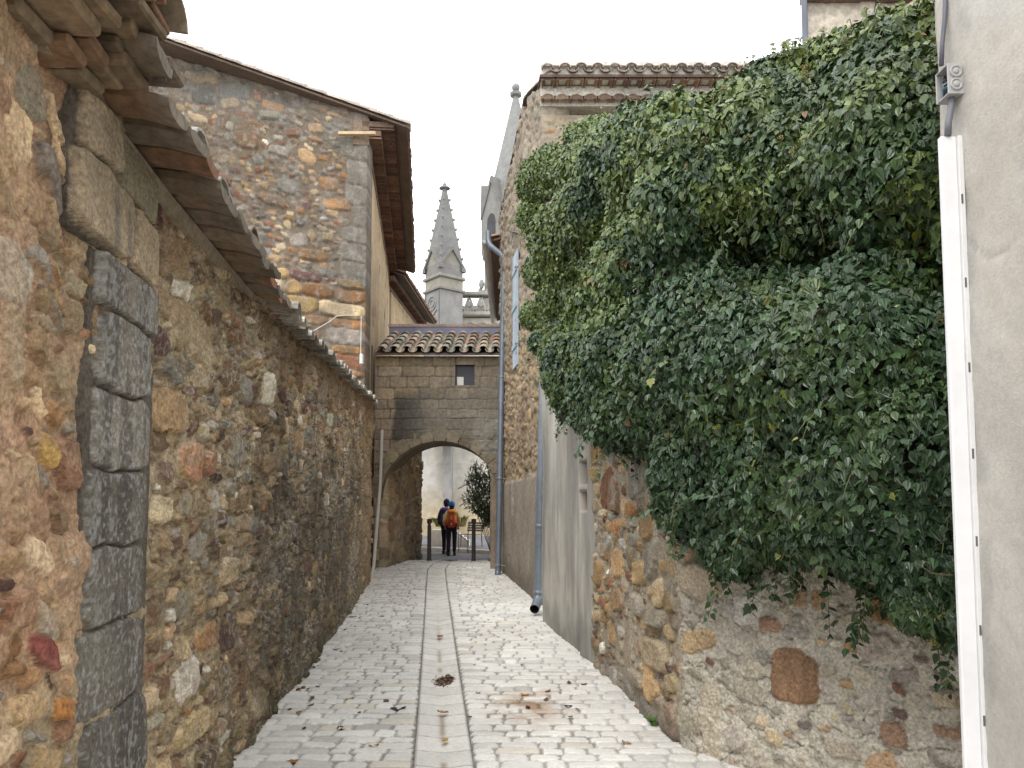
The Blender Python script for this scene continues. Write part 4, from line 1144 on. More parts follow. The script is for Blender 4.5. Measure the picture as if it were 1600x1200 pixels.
# ================================================================== pipes
def pipe(name, label, pts, r, col, mat, cuffs=(), cat='downpipe', brackets=()):
    t = thing(name, label, cat, tuple(pts[-1]))
    # round the bends
    P = [Vector(pts[0])]
    for i in range(1, len(pts)-1):
        a, b, c = Vector(pts[i-1]), Vector(pts[i]), Vector(pts[i+1])
        k = min((b-a).length, (c-b).length)*.45; k = min(k, r*3.2)
        p0 = b+(a-b).normalized()*k; p1 = b+(c-b).normalized()*k
        for j in range(6):
            tt = j/5; P.append((1-tt)**2*p0 + 2*tt*(1-tt)*b + tt*tt*p1)
    P.append(Vector(pts[-1]))
    a = Acc(); a.tube(P, r, col, 16, caps=False); a.tube(P, r*.88, (.03, .03, .03), 12, caps=False); a.build('pipe', mat, t, True)
    for z in cuffs:
        for i in range(len(P)-1):
            if (P[i].z-z)*(P[i+1].z-z) <= 0 and P[i].z != P[i+1].z:
                q = P[i]+(P[i+1]-P[i])*((z-P[i].z)/(P[i+1].z-P[i].z)); d = (P[i+1]-P[i]).normalized()
                a = Acc(); a.tube([q-d*.03, q-d*.025, q+d*.025, q+d*.03], [r*1.04, r*1.14, r*1.14, r*1.04], tuple(x*1.05 for x in col), 16)
                a.build('collar', mat, t, True)
                a = Acc(); a.tube([q+Vector((r, 0, 0)), q+Vector((r+.12, .02, 0))], .010, (.3, .3, .3), 6); a.build('bracket', M['iron'], t)
                break
    return t
zc = (.165, .195, .24)
pipe('downpipe', 'long blue-grey downpipe with swan neck beside the arch, fed by the low house gutter',
     [W(763, 362, 16.75), W(763, 382, 16.7), W(789, 402, 16.4), W(786, 500, 16.4), W(778, 896, 15.9), W(775, 906, 15.75)], .062, zc, M['zinc'],
     [W(785, 422, 16.4).z, W(783, 590, 16.3).z, W(781, 748, 16.1).z, W(779, 884, 15.9).z])
pipe('downpipe', 'stout blue-grey downpipe emerging from the ivy beside the cement wall',
     [W(885, 570, 11.3), W(857, 577, 11.22), W(850, 596, 11.2), W(847, 700, 11.2), W(841, 938, 11.2), W(835, 952, 10.95)], .068, (.215, .25, .295), M['zinc'],
     [W(843, 822, 11.2).z, W(839.5, 926, 11.2).z])
pipe('drainpipe', 'slim pale grey pipe at the left foot of the arch', [W(597, 672, 16.85), W(594, 760, 16.6), W(582, 906, 15.2)], .035, (.50, .48, .44), M['pvc'], cat='drainpipe')

def cables():
    r = .009
    t = thing('wall_cable', 'thin white cable crossing the rubble gable to a small white box', 'cable', tuple(W(565, 494, 15.0)))
    a = Acc(); a.tube([W(488, 518, 15.0), W(514, 503, 15.0), W(526, 494, 15.0), W(540, 492.5, 15.0), W(564.5, 493.5, 15.0), W(563.5, 560, 15.0)], .008, (.66, .65, .62), 6); a.build('cable', M['pvc'], t)
    p = W(563, 570, 15.0); q = W(568.5, 554, 15.0)
    t = thing('wall_box', 'small white terminal box at the corner of the tall house', 'box', tuple(p))
    a = Acc(); a.bevbox((p.x, 14.90, p.z), (q.x, 15.02, q.z), .012, (.64, .66, .64)); a.build('casing', M['pvc'], t)
    a = Acc(); a.tube([W(564, 572, 14.95), W(566, 582, 14.95), W(563, 580, 14.95)], .012, (.1, .1, .1), 6); a.build('lead', M['plastic'], t)
    a = Acc(); a.tube([(-3.0+.07, 15.9, W(583, 540, 15.9).z), (-3.0+.08, 15.9, W(583, 690, 15.9).z)], .02, (.10, .085, .075), 6)
    tag(a.build('iron_rod', M['iron']), 'dark iron rod fixed upright on the tan flank wall left of the arch', 'rod')
cables()

# ================================================================== the church across the road
def church():
    CYd = 40.0
    t = thing('church', 'pale limestone church with grey crocketed pinnacle and spire beyond the arch', 'church', (0, CYd, 0))
    lime = (.58, .55, .49); grey = (.30, .29, .26)
    a = Acc(); zb = .1; z1 = W(740, 497, CYd).z
    # coursed ashlar wall: each block a slightly different tone
    r = random.Random(31); z = zb
    while z < z1:
        hh = r.choice([.34, .38, .42]); x = -12-r.uniform(0, .8)
        while x < 9:
            w = r.uniform(.6, 1.1); k = r.uniform(.93, 1.06)
            low = max(0, min(1, (2.6-z)/1.2))
            c = np.array(lime)*(1-low) + np.array((.52, .45, .33))*low
            if x < -4.4 and z > 2.5: c = np.array((.56, .54, .50))
            a.add([(x, CYd, z), (x+w, CYd, z), (x+w, CYd, min(z+hh, z1)), (x, CYd, min(z+hh, z1))], [(0, 1, 2, 3)], c*k); x += w
        z += hh
    a.build('nave_wall', M['church'], t)
    a = Acc(); a.add([(-14, CYd+.6, z1-.1), (10.5, CYd+.6, z1-.1), (10.5, CYd+1.4, z1+1.05), (-14, CYd+1.4, z1+1.05), (-14, CYd+9, z1+.4), (10.5, CYd+9, z1+.4)], [(0, 1, 2, 3), (3, 2, 5, 4)], (.20, .19, .17)); a.build('roof', M['church'], t)
    a = Acc(); a.box((-14, CYd+.1, 0), (10.5, CYd+12, z1-.05), lime); a.build('body', M['church'], t)
    # buttress beside the pinnacle line and base course
    a = Acc(); p = W(692, 700, CYd-.9); q = W(706, 700, CYd-.9)
    a.bevbox((p.x, CYd-.9, 0), (q.x, CYd, 9.9), .04, (.30, .29, .275)); a.bevbox((p.x-.1, CYd-1.0, 0), (q.x+.1, CYd, 1.5), .05, (.40, .37, .30)); a.build('buttress', M['church'], t)
    a = Acc(); a.bevbox((-12, CYd-.16, .1), (9, CYd+.0, 1.15), .04, (.46, .38, .26)); a.build('plinth', M['church'], t)
    # pierced balustrade
    a = Acc(); zt = W(740, 461, CYd).z; zl = W(740, 492, CYd).z; xL = W(706, 470, CYd).x; xR = 9.0
    a.bevbox((xL, CYd-.35, zt-.10), (xR, CYd+.3, zt+.10), .04, grey); a.bevbox((xL, CYd-.38, zl-.12), (xR, CYd+.3, zl+.10), .05, (.36, .34, .3))
    x = xL; hgt = zt-zl-.2; w = .62
    while x < xR:
        for (xa, xb, up) in ((0, .5, 1), (.5, 1, 0)):
            z0_ = zl+.1 if up else zt-.1; z1_ = zt-.1 if up else zl+.1
            a.prism([(x+xa*w-.06, CYd-.2, z0_), (x+xa*w+.06, CYd-.2, z0_), (x+xb*w+.06, CYd-.2, z1_), (x+xb*w-.06, CYd-.2, z1_)], (0, .22, 0), (.36, .345, .31))
        a.prism([(x+w*.5-.17, CYd-.19, (zl+zt)/2), (x+w*.5, CYd-.19, (zl+zt)/2+.17), (x+w*.5+.17, CYd-.19, (zl+zt)/2), (x+w*.5, CYd-.19, (zl+zt)/2-.17)], (0, .2, 0), (.38, .36, .32))
        x += w
    a.build('balustrade', M['church'], t)
    a = Acc(); x = xL   # blind arcading under the balustrade
    while x < xR:
        n = 8
        poly = [(x+.32-.30*math.cos(PI*k/n), CYd-.10, zl-.75+.38*math.sin(PI*k/n)) for k in range(n+1)] + [(x+.32+.22*math.cos(PI*k/n), CYd-.10, zl-.75+.29*math.sin(PI*k/n)) for k in range(n+1)]
        a.prism(poly, (0, .14, 0), (.40, .37, .30)); x += .66
    a.box((xL, CYd-.07, zl-1.15), (xR, CYd+.05, zl-.98), (.42, .39, .32)); a.build('arcade', M['church'], t)
    # pinnacle: square turret set cornerwise
    PY = 38.6; o = W(693.5, 500, PY); th = math.radians(-51); sd = 1.40
    def fr(x, y, z): return (o.x + x*math.cos(th)-y*math.sin(th), PY + x*math.sin(th)+y*math.cos(th), z)
    def zz(v): return W(693, v, PY-.8).z
    def sq(a, hw, z0, z1, c, hw2=None, b=.02):
        if hw2 is None: a.bevbox((-hw, -hw, z0), (hw, hw, z1), b, c, fr)
        else: a.add([fr(sx*h, sy*h, z) for z, h in ((z0, hw), (z1, hw2)) for sx, sy in ((-1,-1),(1,-1),(1,1),(-1,1))], [(0,1,5,4),(1,2,6,5),(2,3,7,6),(3,0,4,7),(4,5,6,7)], c)
    h = sd/2; a = Acc(); pg = (.25, .245, .235)
    sq(a, h, 5, zz(452), pg); sq(a, h*1.13, zz(452), zz(448), (.22, .21, .2)); sq(a, h*1.0, zz(448), zz(433), (.28, .26, .22)); sq(a, h*1.15, zz(433), zz(428), (.26, .25, .22), None, .05)
    sq(a, h*.99, zz(428), zz(404), (.215, .21, .20)); pin = a.build('pinnacle', M['church'], t)
    # tracery relief on the shaft
    a = Acc()
    for face in (0, 1):
        ff = (lambda u_, o_, z: fr(u_, -h-o_, z)) if face == 0 else (lambda u_, o_, z: fr(-h-o_, u_, z))
        def arc(cx, cz, rad, t0, t1, w=.05):
            n = 10; poly = []
            for k in range(n+1):
                tt = t0+(t1-t0)*k/n; poly.append((cx+rad*math.cos(tt), cz+rad*math.sin(tt)))
            V = []; fs = []
            for (px, pz), rr_ in [(p, 0) for p in poly]:
                dx, dz = px-cx, pz-cz; l = math.hypot(dx, dz)
                for s_ in (-1, 1): V.append(ff(px+dx/l*w*s_*.5, .05, pz+dz/l*w*s_*.5))
                for s_ in (-1, 1): V.append(ff(px+dx/l*w*s_*.5, -.02, pz+dz/l*w*s_*.5))
            for k in range(n):
                b0 = 4*k; b1 = 4*k+4; fs += [(b0, b0+1, b1+1, b1), (b0, b1, b1+2, b0+2), (b0+1, b0+3, b1+3, b1+1)]
            a.add(V, fs, (.25, .245, .235))
        zt_ = zz(452)
        arc(0, zt_-2.15, .32, 0, PI); arc(-.45, zt_-1.35, .3, -PI/2, PI/2); arc(.45, zt_-1.35, .3, PI/2, 3*PI/2); arc(0, zt_-.62, .36, 0, 2*PI); arc(0, zt_-.62, .18, 0, 2*PI)
        for sx in (-1, 1):
            V = [ff(sx*.32-.03, .05, zt_-3.6), ff(sx*.32+.03, .05, zt_-3.6), ff(sx*.32+.03, .05, zt_-2.15), ff(sx*.32-.03, .05, zt_-2.15)]
            a.add(V, [(0, 1, 2, 3)], (.25, .245, .235))
            V = [ff(sx*.63-.04, .06, 5), ff(sx*.63+.04, .06, 5), ff(sx*.63+.04, .06, zt_-.05), ff(sx*.63-.04, .06, zt_-.05)]
            a.add(V, [(0, 1, 2, 3)], (.22, .215, .21))
    a.build('tracery', M['church'], pin)
    # gablets
    a = Acc(); zg0, zg1 = zz(411), zz(386)
    for face in range(4):
        q = face*PI/2
        def fg(u_, o_, z): x, y = u_, -h-o_; return fr(x*math.cos(q)-y*math.sin(q), x*math.sin(q)+y*math.cos(q), z)
        V = [fg(-h, 0, zg0), fg(h, 0, zg0), fg(0, 0, zg1)]; a.add(V, [(0, 1, 2)], (.25, .235, .2))
        for sx in (-1, 1):
            V = [fg(sx*h*1.16, .10, zg0-.28), fg(sx*h*1.16, .10, zg0-.12), fg(0, .10, zg1+.14), fg(0, .10, zg1-.06), fg(sx*h*1.16, -.15, zg0-.28), fg(sx*h*1.16, -.15, zg0-.12), fg(0, -.6, zg1+.14), fg(0, -.6, zg1-.06)]
            a.add(V, [(0, 1, 2, 3), (1, 5, 6, 2), (0, 3, 7, 4), (0, 4, 5, 1)], (.19, .185, .175))
    a.build('gablet', M['church'], pin)
    a = Acc(); zs0, zs1 = zz(405), zz(288)
    sq(a, h*.97, zs0, zs1, (.185, .185, .18), .09)
    for k in range(7):
        tt = .06+k*.135; z_ = zs0+(zs1-zs0)*tt; hw = h*.97*(1-tt)+.09*tt
        for sx, sy in ((-1,-1),(1,-1),(1,1),(-1,1)):
            a.ball(fr(sx*(hw+.03), sy*(hw+.03), z_), (.06, .06, .085), (.22, .215, .21), 6, 4)
    a.lathe(fr(0, 0, zs1-.05), [(.10, 0), (.12, .12), (.30, .16), (.27, .23), (.12, .25), (.10, .40), (.03, .48)], (.2, .2, .195), 8)
    a.build('spire', M['church'], pin)
    # the bigger octagonal spire behind the right-hand house
    SY = 43.0; so = W(806, 400, SY); g2 = (.25, .245, .235)
    def zv(v): return W(806, v, SY).z
    R = 53/F*SY*1.03
    a = Acc(); n8 = PI/8
    a.lathe((so.x, SY, 0), [(R, 8), (R, zv(470)), (R*1.08, zv(468)), (R*1.08, zv(462)), (R*.98, zv(458)), (R*.98, zv(330))], g2, 8, n8)
    tw = a.build('bell_turret', M['church'], t)
    a = Acc(); a.lathe((so.x, SY, 0), [(R*.93, zv(338)), (.16, zv(152)), (.34, zv(150)), (.36, zv(146)), (.14, zv(145))], (.24, .24, .235), 8, n8)
    a.ball((so.x, SY, zv(137)), .24, (.24, .24, .25), 12, 8); a.tube([(so.x, SY, zv(132)), (so.x, SY, zv(86))], .025, (.12, .12, .12), 5); a.build('spire', M['church'], tw)
    a = Acc()
    for k in range(8):
        q = 2*PI*k/8+PI/8*0
        def fg(u_, o_, z): return (so.x+(R*.93+o_)*math.cos(q)-u_*math.sin(q), SY+(R*.93+o_)*math.sin(q)+u_*math.cos(q), z)
        w2 = R*.40
        for sx in (-1, 1):
            V = [fg(sx*w2, .18, zv(352)), fg(sx*w2, .18, zv(343)), fg(0, .18, zv(290)), fg(0, .18, zv(300)), fg(sx*w2, -.3, zv(352)), fg(sx*w2, -.3, zv(343)), fg(0, -1.0, zv(290)), fg(0, -1.0, zv(300))]
            a.add(V, [(0, 1, 2, 3), (1, 5, 6, 2), (0, 3, 7, 4), (0, 4, 5, 1)], (.18, .178, .17))
        a.add([fg(-w2, .10, zv(400)), fg(w2, .10, zv(400)), fg(w2, .10, zv(348)), fg(0, .10, zv(300)), fg(-w2, .10, zv(348))], [(0, 1, 2, 3, 4)], (.235, .23, .215))
        n = 8; V = [fg(-.32, .13, zv(400)), fg(.32, .13, zv(400))] + [fg(.32*math.cos(PI*j/n), .13, zv(362)+.55*math.sin(PI*j/n)) for j in range(n+1)]
        a.add(V, [tuple(range(len(V)))], (.07, .07, .075))
        a.ball(fg(w2*1.25, .1, zv(452)), (.16, .16, .3), (.3, .295, .28), 6, 4)
    a.build('gablet', M['church'], tw)
church()

# ================================================================== IVY
LOBE_EX = []
def in_poly(px, py, poly):
    x = np.asarray(px); y = np.asarray(py); c = np.zeros(x.shape, bool); n = len(poly)
    for i in range(n):
        x0, y0 = poly[i]; x1, y1 = poly[(i+1) % n]
        k = ((y0 > y) != (y1 > y)) & (x < (x1-x0)*(y-y0)/(y1-y0+1e-9)+x0); c ^= k
    return c
def poly_dist(px, py, poly):
    d = 1e9
    for i in range(len(poly)):
        a = np.array(poly[i], float); b = np.array(poly[(i+1) % len(poly)], float); ab = b-a
        t = max(0, min(1, ((px-a[0])*ab[0]+(py-a[1])*ab[1])/(ab@ab))); q = a+ab*t
        d = min(d, math.hypot(px-q[0], py-q[1]))
    return d

IVY = [(796, 285), (835, 240), (890, 202), (955, 170), (1020, 158), (1090, 150), (1150, 130), (1200, 94), (1260, 80), (1330, 64), (1400, 44), (1450, 8), (1490, -30), (1560, -40),
       (1560, 1000), (1505, 1010), (1460, 985), (1400, 945), (1345, 905), (1325, 862), (1270, 850), (1230, 880), (1170, 895), (1120, 880), (1090, 845), (1040, 850), (1030, 790), (1025, 725),
       (1000, 690), (960, 715), (905, 715), (885, 680), (868, 620), (838, 560), (816, 500), (820, 440), (828, 390), (804, 345)]

LEAFT = [(0, 0), (.24, -.12), (.48, .09), (.35, .28), (.40, .50), (.20, .60), (0, 1.0)]
LEAFO = [(0, 0), (.24, .02), (.37, .25), (.30, .52), (.14, .80), (0, 1.0)]
def leaf_mesh(name, P, Nn, Tip, size, col, mat, parent, shape=LEAFT, fold=.22, droop=.18, narrow=1.0):
    """one polygon per half leaf; P base points, Nn normals, Tip directions (unit, in the leaf plane)"""
    n = len(P); X = np.cross(Tip, Nn)
    k = len(shape); T = np.array(shape, float); T[:, 0] *= narrow
    pts = [(x, y) for x, y in T] + [(-x, y) for x, y in T[1:-1]]
    loc = np.array([(x, y, -fold*abs(x) - droop*y*y) for x, y in pts])
    m = len(loc)
    V = P[:, None, :] + size[:, None, None]*(loc[None, :, 0, None]*X[:, None, :] + (loc[None, :, 1, None]-.3)*Tip[:, None, :] + loc[None, :, 2, None]*Nn[:, None, :])
    right = list(range(k)); left = [0] + [k-1] + [k+k-3-j for j in range(k-2)]
    base = (np.arange(n)*m)[:, None]
    f = np.concatenate([base+np.array(right), base+np.array(left)])
    C = np.repeat(col, m, 0)
    return link(name, make_mesh(name, V.reshape(-1, 3), [f], C), mat, parent)

def unit(v): return v/np.maximum(np.linalg.norm(v, axis=-1, keepdims=True), 1e-9)

def ivy():
    def depth(u, v):
        if u >= 1062: q = WP(u, 795, RK, RN); Yb = q.y
        elif u >= 925: q = WP(u, 795, CN, RK); Yb = q.y
        else: q = WP(max(u, 835), 795, CE, CN); Yb = min(q.y, 11.7)
        up = max(0, (520-v)/520)
        if u < 900: up *= .3
        return Yb - .12 + up*1.5*min(1, (Yb/6))
    t = thing('ivy', 'huge dark green ivy mass hanging over the garden wall on the right', 'ivy', tuple(W(1200, 700, 5.0)))
    r = random.Random(40); E = []
    tries = 0
    while len(E) < 380 and tries < 20000:
        tries += 1
        u = r.uniform(800, 1560); v = r.uniform(-40, 1010)
        if not in_poly(u, v, IVY): continue
        d = poly_dist(u, v, IVY); Y = depth(u, v); mpp = Y/F
        rm = min(d*mpp + .05, r.choice((r.uniform(.14, .26), r.uniform(.26, .52))))
        if rm < .09: continue
        # dark hollow under the upper canopy
        push = 0
        hol = math.exp(-(((u-1310)/165)**4+((v-400)/85)**4)); push += 1.7*hol
        hol2 = math.exp(-(((u-1060)/70)**2+((v-455)/40)**2)) + math.exp(-(((u-1240)/70)**2+((v-690)/35)**2))*.8 + math.exp(-(((u-1440)/60)**2+((v-520)/60)**2))*.7; push += .7*hol2
        push -= .5*math.exp(-(((u-1110)/110)**2+((v-300)/60)**2)) + .5*math.exp(-(((u-1390)/90)**2+((v-255)/60)**2)) + .35*math.exp(-(((u-920)/70)**2+((v-340)/50)**2))
        push += r.uniform(-.28, .28)*(.35 if u < 980 else 1)
        p = W(u, v, Y+push)
        if hol > .4 and r.random() < .45: continue
        ok = True
        for e in E:
            if (Vector(e[0])-p).length < (.34 if u < 930 else .48)*min(rm, e[1][0]) : ok = False; break
        if not ok: continue
        E.append((tuple(p), (rm, rm*.8, rm*r.uniform(.8, 1.15)), u, v))
    Cn = np.array([e[0] for e in E]); Rn = np.array([e[1] for e in E])
    rg = np.random.default_rng(41)
    P = []; Nn = []; layer = []
    for i in range(len(E)):
        area = 4*PI*Rn[i].mean()**2
        for sc, dens in ((1.0, 1450), (.86, 700), (1.07, 280)):
            n = int(area*dens); d = unit(rg.normal(size=(n, 3)))
            d = d[(d[:, 1] < .45)]
            P.append(Cn[i]+d*Rn[i]*sc*rg.uniform(.95, 1.05, (len(d), 1))); Nn.append(unit(d/Rn[i])); layer.append(np.full(len(d), sc))
    P = np.concatenate(P); Nn = np.concatenate(Nn); layer = np.concatenate(layer)
    keep = np.ones(len(P), bool)
    for i in range(len(E)):
        q = ((P-Cn[i])/Rn[i]); keep &= ~((q*q).sum(1) < .80**2)
    # screen outline and walls are respected: nothing inside the white house
    keep &= ~((P[:, 1] < 2.95) & (P[:, 0] > 1.50)); keep &= P[:, 1] > 2.86
    P = P[keep]; Nn = Nn[keep]; nlay = len(P)
    nn = unit(Nn*.75 + np.array([-.12, -.25, .42]) + rg.normal(0, .55, (nlay, 3)))
    tip = np.array([-.05, -.25, -1.0]) + Nn*.35 + rg.normal(0, .42, (nlay, 3))
    # sprays: shoots that arch out of the mass and hang, leaves along them
    SP = []; SN = []; ST = []; shoots = []
    order = rg.permutation(nlay)
    for i in order:
        if len(shoots) >= 700: break
        if Nn[i][1] > .25: continue
        L_ = rg.uniform(.14, .40); d0 = unit(Nn[i]*.9 + np.array([-.1, -.15, .35]) + rg.normal(0, .3, 3)); p = P[i].copy(); pts = [p.copy()]; m_ = int(L_*(.45 if Nn[i][2] > .25 else 1)/.026)
        for k in range(m_):
            d0 = unit(d0 + np.array([0, -.01, -.16])); p = p + d0*.026; pts.append(p.copy())
            if p[1] < 2.95 or (p[1] < 3.0 and p[0] > 1.45): break
            side = unit(np.cross(d0, [0, 0, 1.0]) + 1e-6)*(1 if k % 2 else -1)
            SP.append(p + side*.022 + rg.normal(0, .008, 3)); nr = unit(np.array([-.1, -.35, .75]) + side*.25 + rg.normal(0, .32, 3)); SN.append(nr)
            ST.append(side*.5 + d0*.45 + np.array([0, -.1, -.75]) + rg.normal(0, .25, 3))
        shoots.append(pts)
    low = np.where((Nn[:, 2] < -.25) & (Nn[:, 1] < .1))[0]
    for i in rg.choice(low, 260, replace=False):
        p = P[i].copy(); pts = [p.copy()]; d0 = unit(np.array([rg.normal(0, .25), -.2, -.8])); m_ = int(rg.uniform(.08, .34)/.022)
        if P[i][1] < 3.0: continue
        for k in range(m_):
            d0 = unit(d0 + np.array([rg.normal(0, .08), .01, -.1])); p = p + d0*.022; pts.append(p.copy()); side = unit(np.array([1, -.2, 0.]))*(1 if k % 2 else -1)
            SP.append(p+side*.018+rg.normal(0, .006, 3)); SN.append(unit(np.array([-.1, -.6, .5])+side*.3+rg.normal(0, .35, 3))); ST.append(side*.45+np.array([0, -.1, -.8])+rg.normal(0, .25, 3))
        shoots.append(pts)
    ns_ = len(SP)
    P = np.concatenate([P, np.array(SP)]); nn = np.concatenate([nn, np.array(SN)]); tip = np.concatenate([tip, np.array(ST)]); n = len(P)
    tip = unit(tip - nn*(tip*nn).sum(1, keepdims=True))
    spray = np.arange(n) >= nlay
    size = rg.uniform(.032, .060, n)*np.where(rg.random(n) < .12, 1.3, 1.0); size[spray] *= rg.uniform(.7, 1.05, ns_)
    print('ivy leaves', n, 'lobes', len(E), 'sprays', len(shoots))
    # light green new growth in patches, yellowing leaves here and there
    base = np.array([[.030, .063, .025]])*np.exp(rg.normal(0, .30, (n, 1)))
    fresh = np.clip(vnoise(P[:, 0]/.35+5, P[:, 2]/.35+9, 7)*.6+vnoise(P[:, 0]/.12, P[:, 2]/.12, 8)*.4, 0, 1)
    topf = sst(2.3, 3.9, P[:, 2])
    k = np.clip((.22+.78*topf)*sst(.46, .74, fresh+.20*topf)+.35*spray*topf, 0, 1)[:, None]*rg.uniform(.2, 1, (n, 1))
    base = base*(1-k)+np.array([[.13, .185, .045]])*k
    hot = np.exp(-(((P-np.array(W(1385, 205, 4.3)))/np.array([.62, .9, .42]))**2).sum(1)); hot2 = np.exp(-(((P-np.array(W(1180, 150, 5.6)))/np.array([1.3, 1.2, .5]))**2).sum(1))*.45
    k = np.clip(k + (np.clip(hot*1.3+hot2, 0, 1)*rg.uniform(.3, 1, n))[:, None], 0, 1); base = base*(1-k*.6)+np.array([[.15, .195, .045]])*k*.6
    y = (rg.random(n) < .004+.014*(fresh > .62))[:, None]; base = np.where(y, np.array([[.20, .22, .040]])*rg.uniform(.6, 1.2, (n, 1)), base)
    b = (rg.random(n) < .002)[:, None]; base = np.where(b, np.array([[.20, .11, .05]]), base)
    blue = (rg.random(n) < .12)[:, None]; base = np.where(blue, np.array([[.050, .088, .050]]), base)
    ov = rg.random(n) < np.clip(.25+.55*topf, 0, 1)
    leaf_mesh('foliage', P[~ov], nn[~ov], tip[~ov], size[~ov], base[~ov], M['leaf'], t, fold=.32, droop=.3, narrow=.95)['kind'] = 'stuff'
    leaf_mesh('flowering_foliage', P[ov], nn[ov], tip[ov], size[ov]*1.05, base[ov], M['leaf'], t, shape=LEAFO, fold=.34, droop=.3, narrow=.9)['kind'] = 'stuff'
    # woody stems; solid cores of dead growth, coloured dark for the inner shade
    a = Acc()
    for i in range(len(E)):
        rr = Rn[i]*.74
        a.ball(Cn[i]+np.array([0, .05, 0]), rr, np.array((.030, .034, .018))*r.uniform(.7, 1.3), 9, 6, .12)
    tag(a.build('dark_core', M['bark'], t), kind='stuff')
    a = Acc()
    for pts in shoots: a.tube(pts[::3]+[pts[-1]], .0022, (.13, .13, .06), 4, False)
    for _ in range(150):
        i = r.randrange(len(E)); d = unit(rg.normal(size=3)); d[1] = -abs(d[1])
        p = Cn[i]+d*Rn[i]*.9; q = p+unit(d+rg.normal(0, .7, 3)+np.array([0, -.2, .1]))*r.uniform(.10, .28); m_ = (p+q)/2+rg.normal(0, .02, 3)
        if min(p[1], q[1]) < 2.9: continue
        a.tube([p, m_, q], [.004, .003, .002], np.array((.20, .16, .09))*r.uniform(.7, 1.5), 5)
    # bare runners under the hanging edge
    for (u0, v0, u1, v1) in ((1445, 935, 1478, 985), (1205, 840, 1228, 880), (1232, 880, 1226, 960), (1240, 860, 1250, 930), (1470, 950, 1500, 930)):
        p = W(u0, v0, depth(u0, 900)-.1); q = W(u1, v1, depth(u1, 900)-.02)
        a.tube([p, (p+q)/2+Vector((.02, -.02, 0)), q], [.006, .005, .003], (.30, .25, .17), 5)
    tag(a.build('stems', M['bark'], t), kind='stuff')
    # flower heads: small umbels of pale stalks
    a = Acc(); cnt = 0
    for _ in range(6000):
        if cnt >= 130: break
        i = r.randrange(len(E)); u, v = E[i][2], E[i][3]
        w = math.exp(-(((u-1330)/150)**2+((v-200)/110)**2)) + .10
        if r.random() > w: continue
        d = unit(rg.normal(size=3)); d[1] = -abs(d[1]); p = Cn[i]+d*Rn[i]*1.02
        if p[1] < 2.9: continue
        q = ((p-Cn)/Rn); 
        if ((q*q).sum(1) < .7).any(): continue
        ax = unit(d+np.array([-.1, -.3, .5])); p2 = p+ax*.05; cl = np.array((.22, .20, .07))*r.uniform(.7, 1.3)
        a.tube([p, p2], .0028, cl, 4)
        for _k in range(14):
            e = unit(ax+rg.normal(0, .75, 3)); a.tube([p2, p2+e*.026], .0013, cl, 3, False); a.ball(p2+e*.028, .0042, cl*1.1, 5, 3)
        cnt += 1
    tag(a.build('flower_heads', M['leaf'], t), kind='stuff')
ivy()

# ================================================================== oleander, weeds, shrub
def oleander():
    c = W(752, 772, 22.0)
    t = thing('oleander', 'bushy grey-green oleander leaning in from the right beyond the arch', 'shrub', (-.35, 22.2, .1))
    rg = np.random.default_rng(50); P = []; D = []; a = Acc()
    root = np.array([-.55, 22.3, .1])
    for k in range(165):
        d = unit(rg.normal(size=3)); rr = rg.uniform(.55, 1.0)
        e = np.array([c.x+.12, 22.1, c.z+.08]) + d*np.array([.62, .7, .95])*rr
        if e[0] > -.2 and e[1] < 22: e[1] += .4
        hang = rg.uniform(-.5, .6)
        m_ = (root*.35+e*.65)+np.array([0, 0, .25])
        if k < 12: a.tube([root+rg.normal(0, .04, 3), m_, e], [.014, .008, .004], (.16, .14, .10), 5)
        for j in range(19):
            t_ = rg.uniform(.0, 1); p = m_*(1-t_)+e*t_ if rg.random() < .5 else e+rg.normal(0, .08, 3)
            P.append(p); D.append(unit((e-m_)*.8+np.array([0, -.15, hang])+rg.normal(0, .5, 3)))
    # drooping spray at the right
    for k in range(90):
        t_ = rg.random()*.55; p = np.array(W(762+rg.normal(0, 5), 800+40*t_, 21.9)); P.append(p); D.append(unit(np.array([rg.normal(0, .35), -.2, -1])))
    P = np.array(P); D = np.array(D); kz = P[:, 2] > 1.05; P = P[kz]; D = D[kz]; n = len(P)
    nn = unit(np.cross(D, rg.normal(size=(n, 3)))); nn = nn*np.where(nn[:, 2:3] < 0, -1, 1)
    col = np.array([[.15, .195, .135]])*np.exp(rg.normal(0, .35, (n, 1))); k = (rg.random(n) < .22)[:, None]; col = np.where(k, np.array([[.28, .33, .25]]), col)
    leaf_mesh('foliage', P, nn, D, rg.uniform(.11, .18, n), col, M['leaf2'], t, shape=[(0, 0), (.09, .25), (.10, .5), (.06, .8), (0, 1)], fold=.1, droop=.1)
    a.build('stems', M['bark'], t)
oleander()

def tuft(name, label, cat, o, n, L, col, w=.012, spread=.6, seed=1, group=None):
    t = thing(name, label, cat, tuple(o), group); rg = np.random.default_rng(seed); a = Acc()
    for k in range(n):
        th = rg.uniform(0, 2*PI); l = L*rg.uniform(.5, 1.0); d = np.array([math.cos(th)*spread, math.sin(th)*spread, 1])*l; s_ = np.array([-math.sin(th), math.cos(th), 0])*w
        p = np.array(o)+rg.normal(0, L*.08, 3)*np.array([1, 1, 0]); m_ = p+d*.55; e = p+d*np.array([1.2, 1.2, .8])
        cl = np.array(col)*rg.uniform(.7, 1.3)
        a.add([p-s_*.4, p+s_*.4, m_+s_, m_-s_, e], [(0, 1, 2, 3), (3, 2, 4)], cl)
    a.build('leaves', M['leaf2'], t); return t
tuft('weed', 'fresh green weed at the foot of the right rubble wall', 'weed', WG(1021, 1137), 26, .11, (.09, .17, .04), .010, .6, 61)
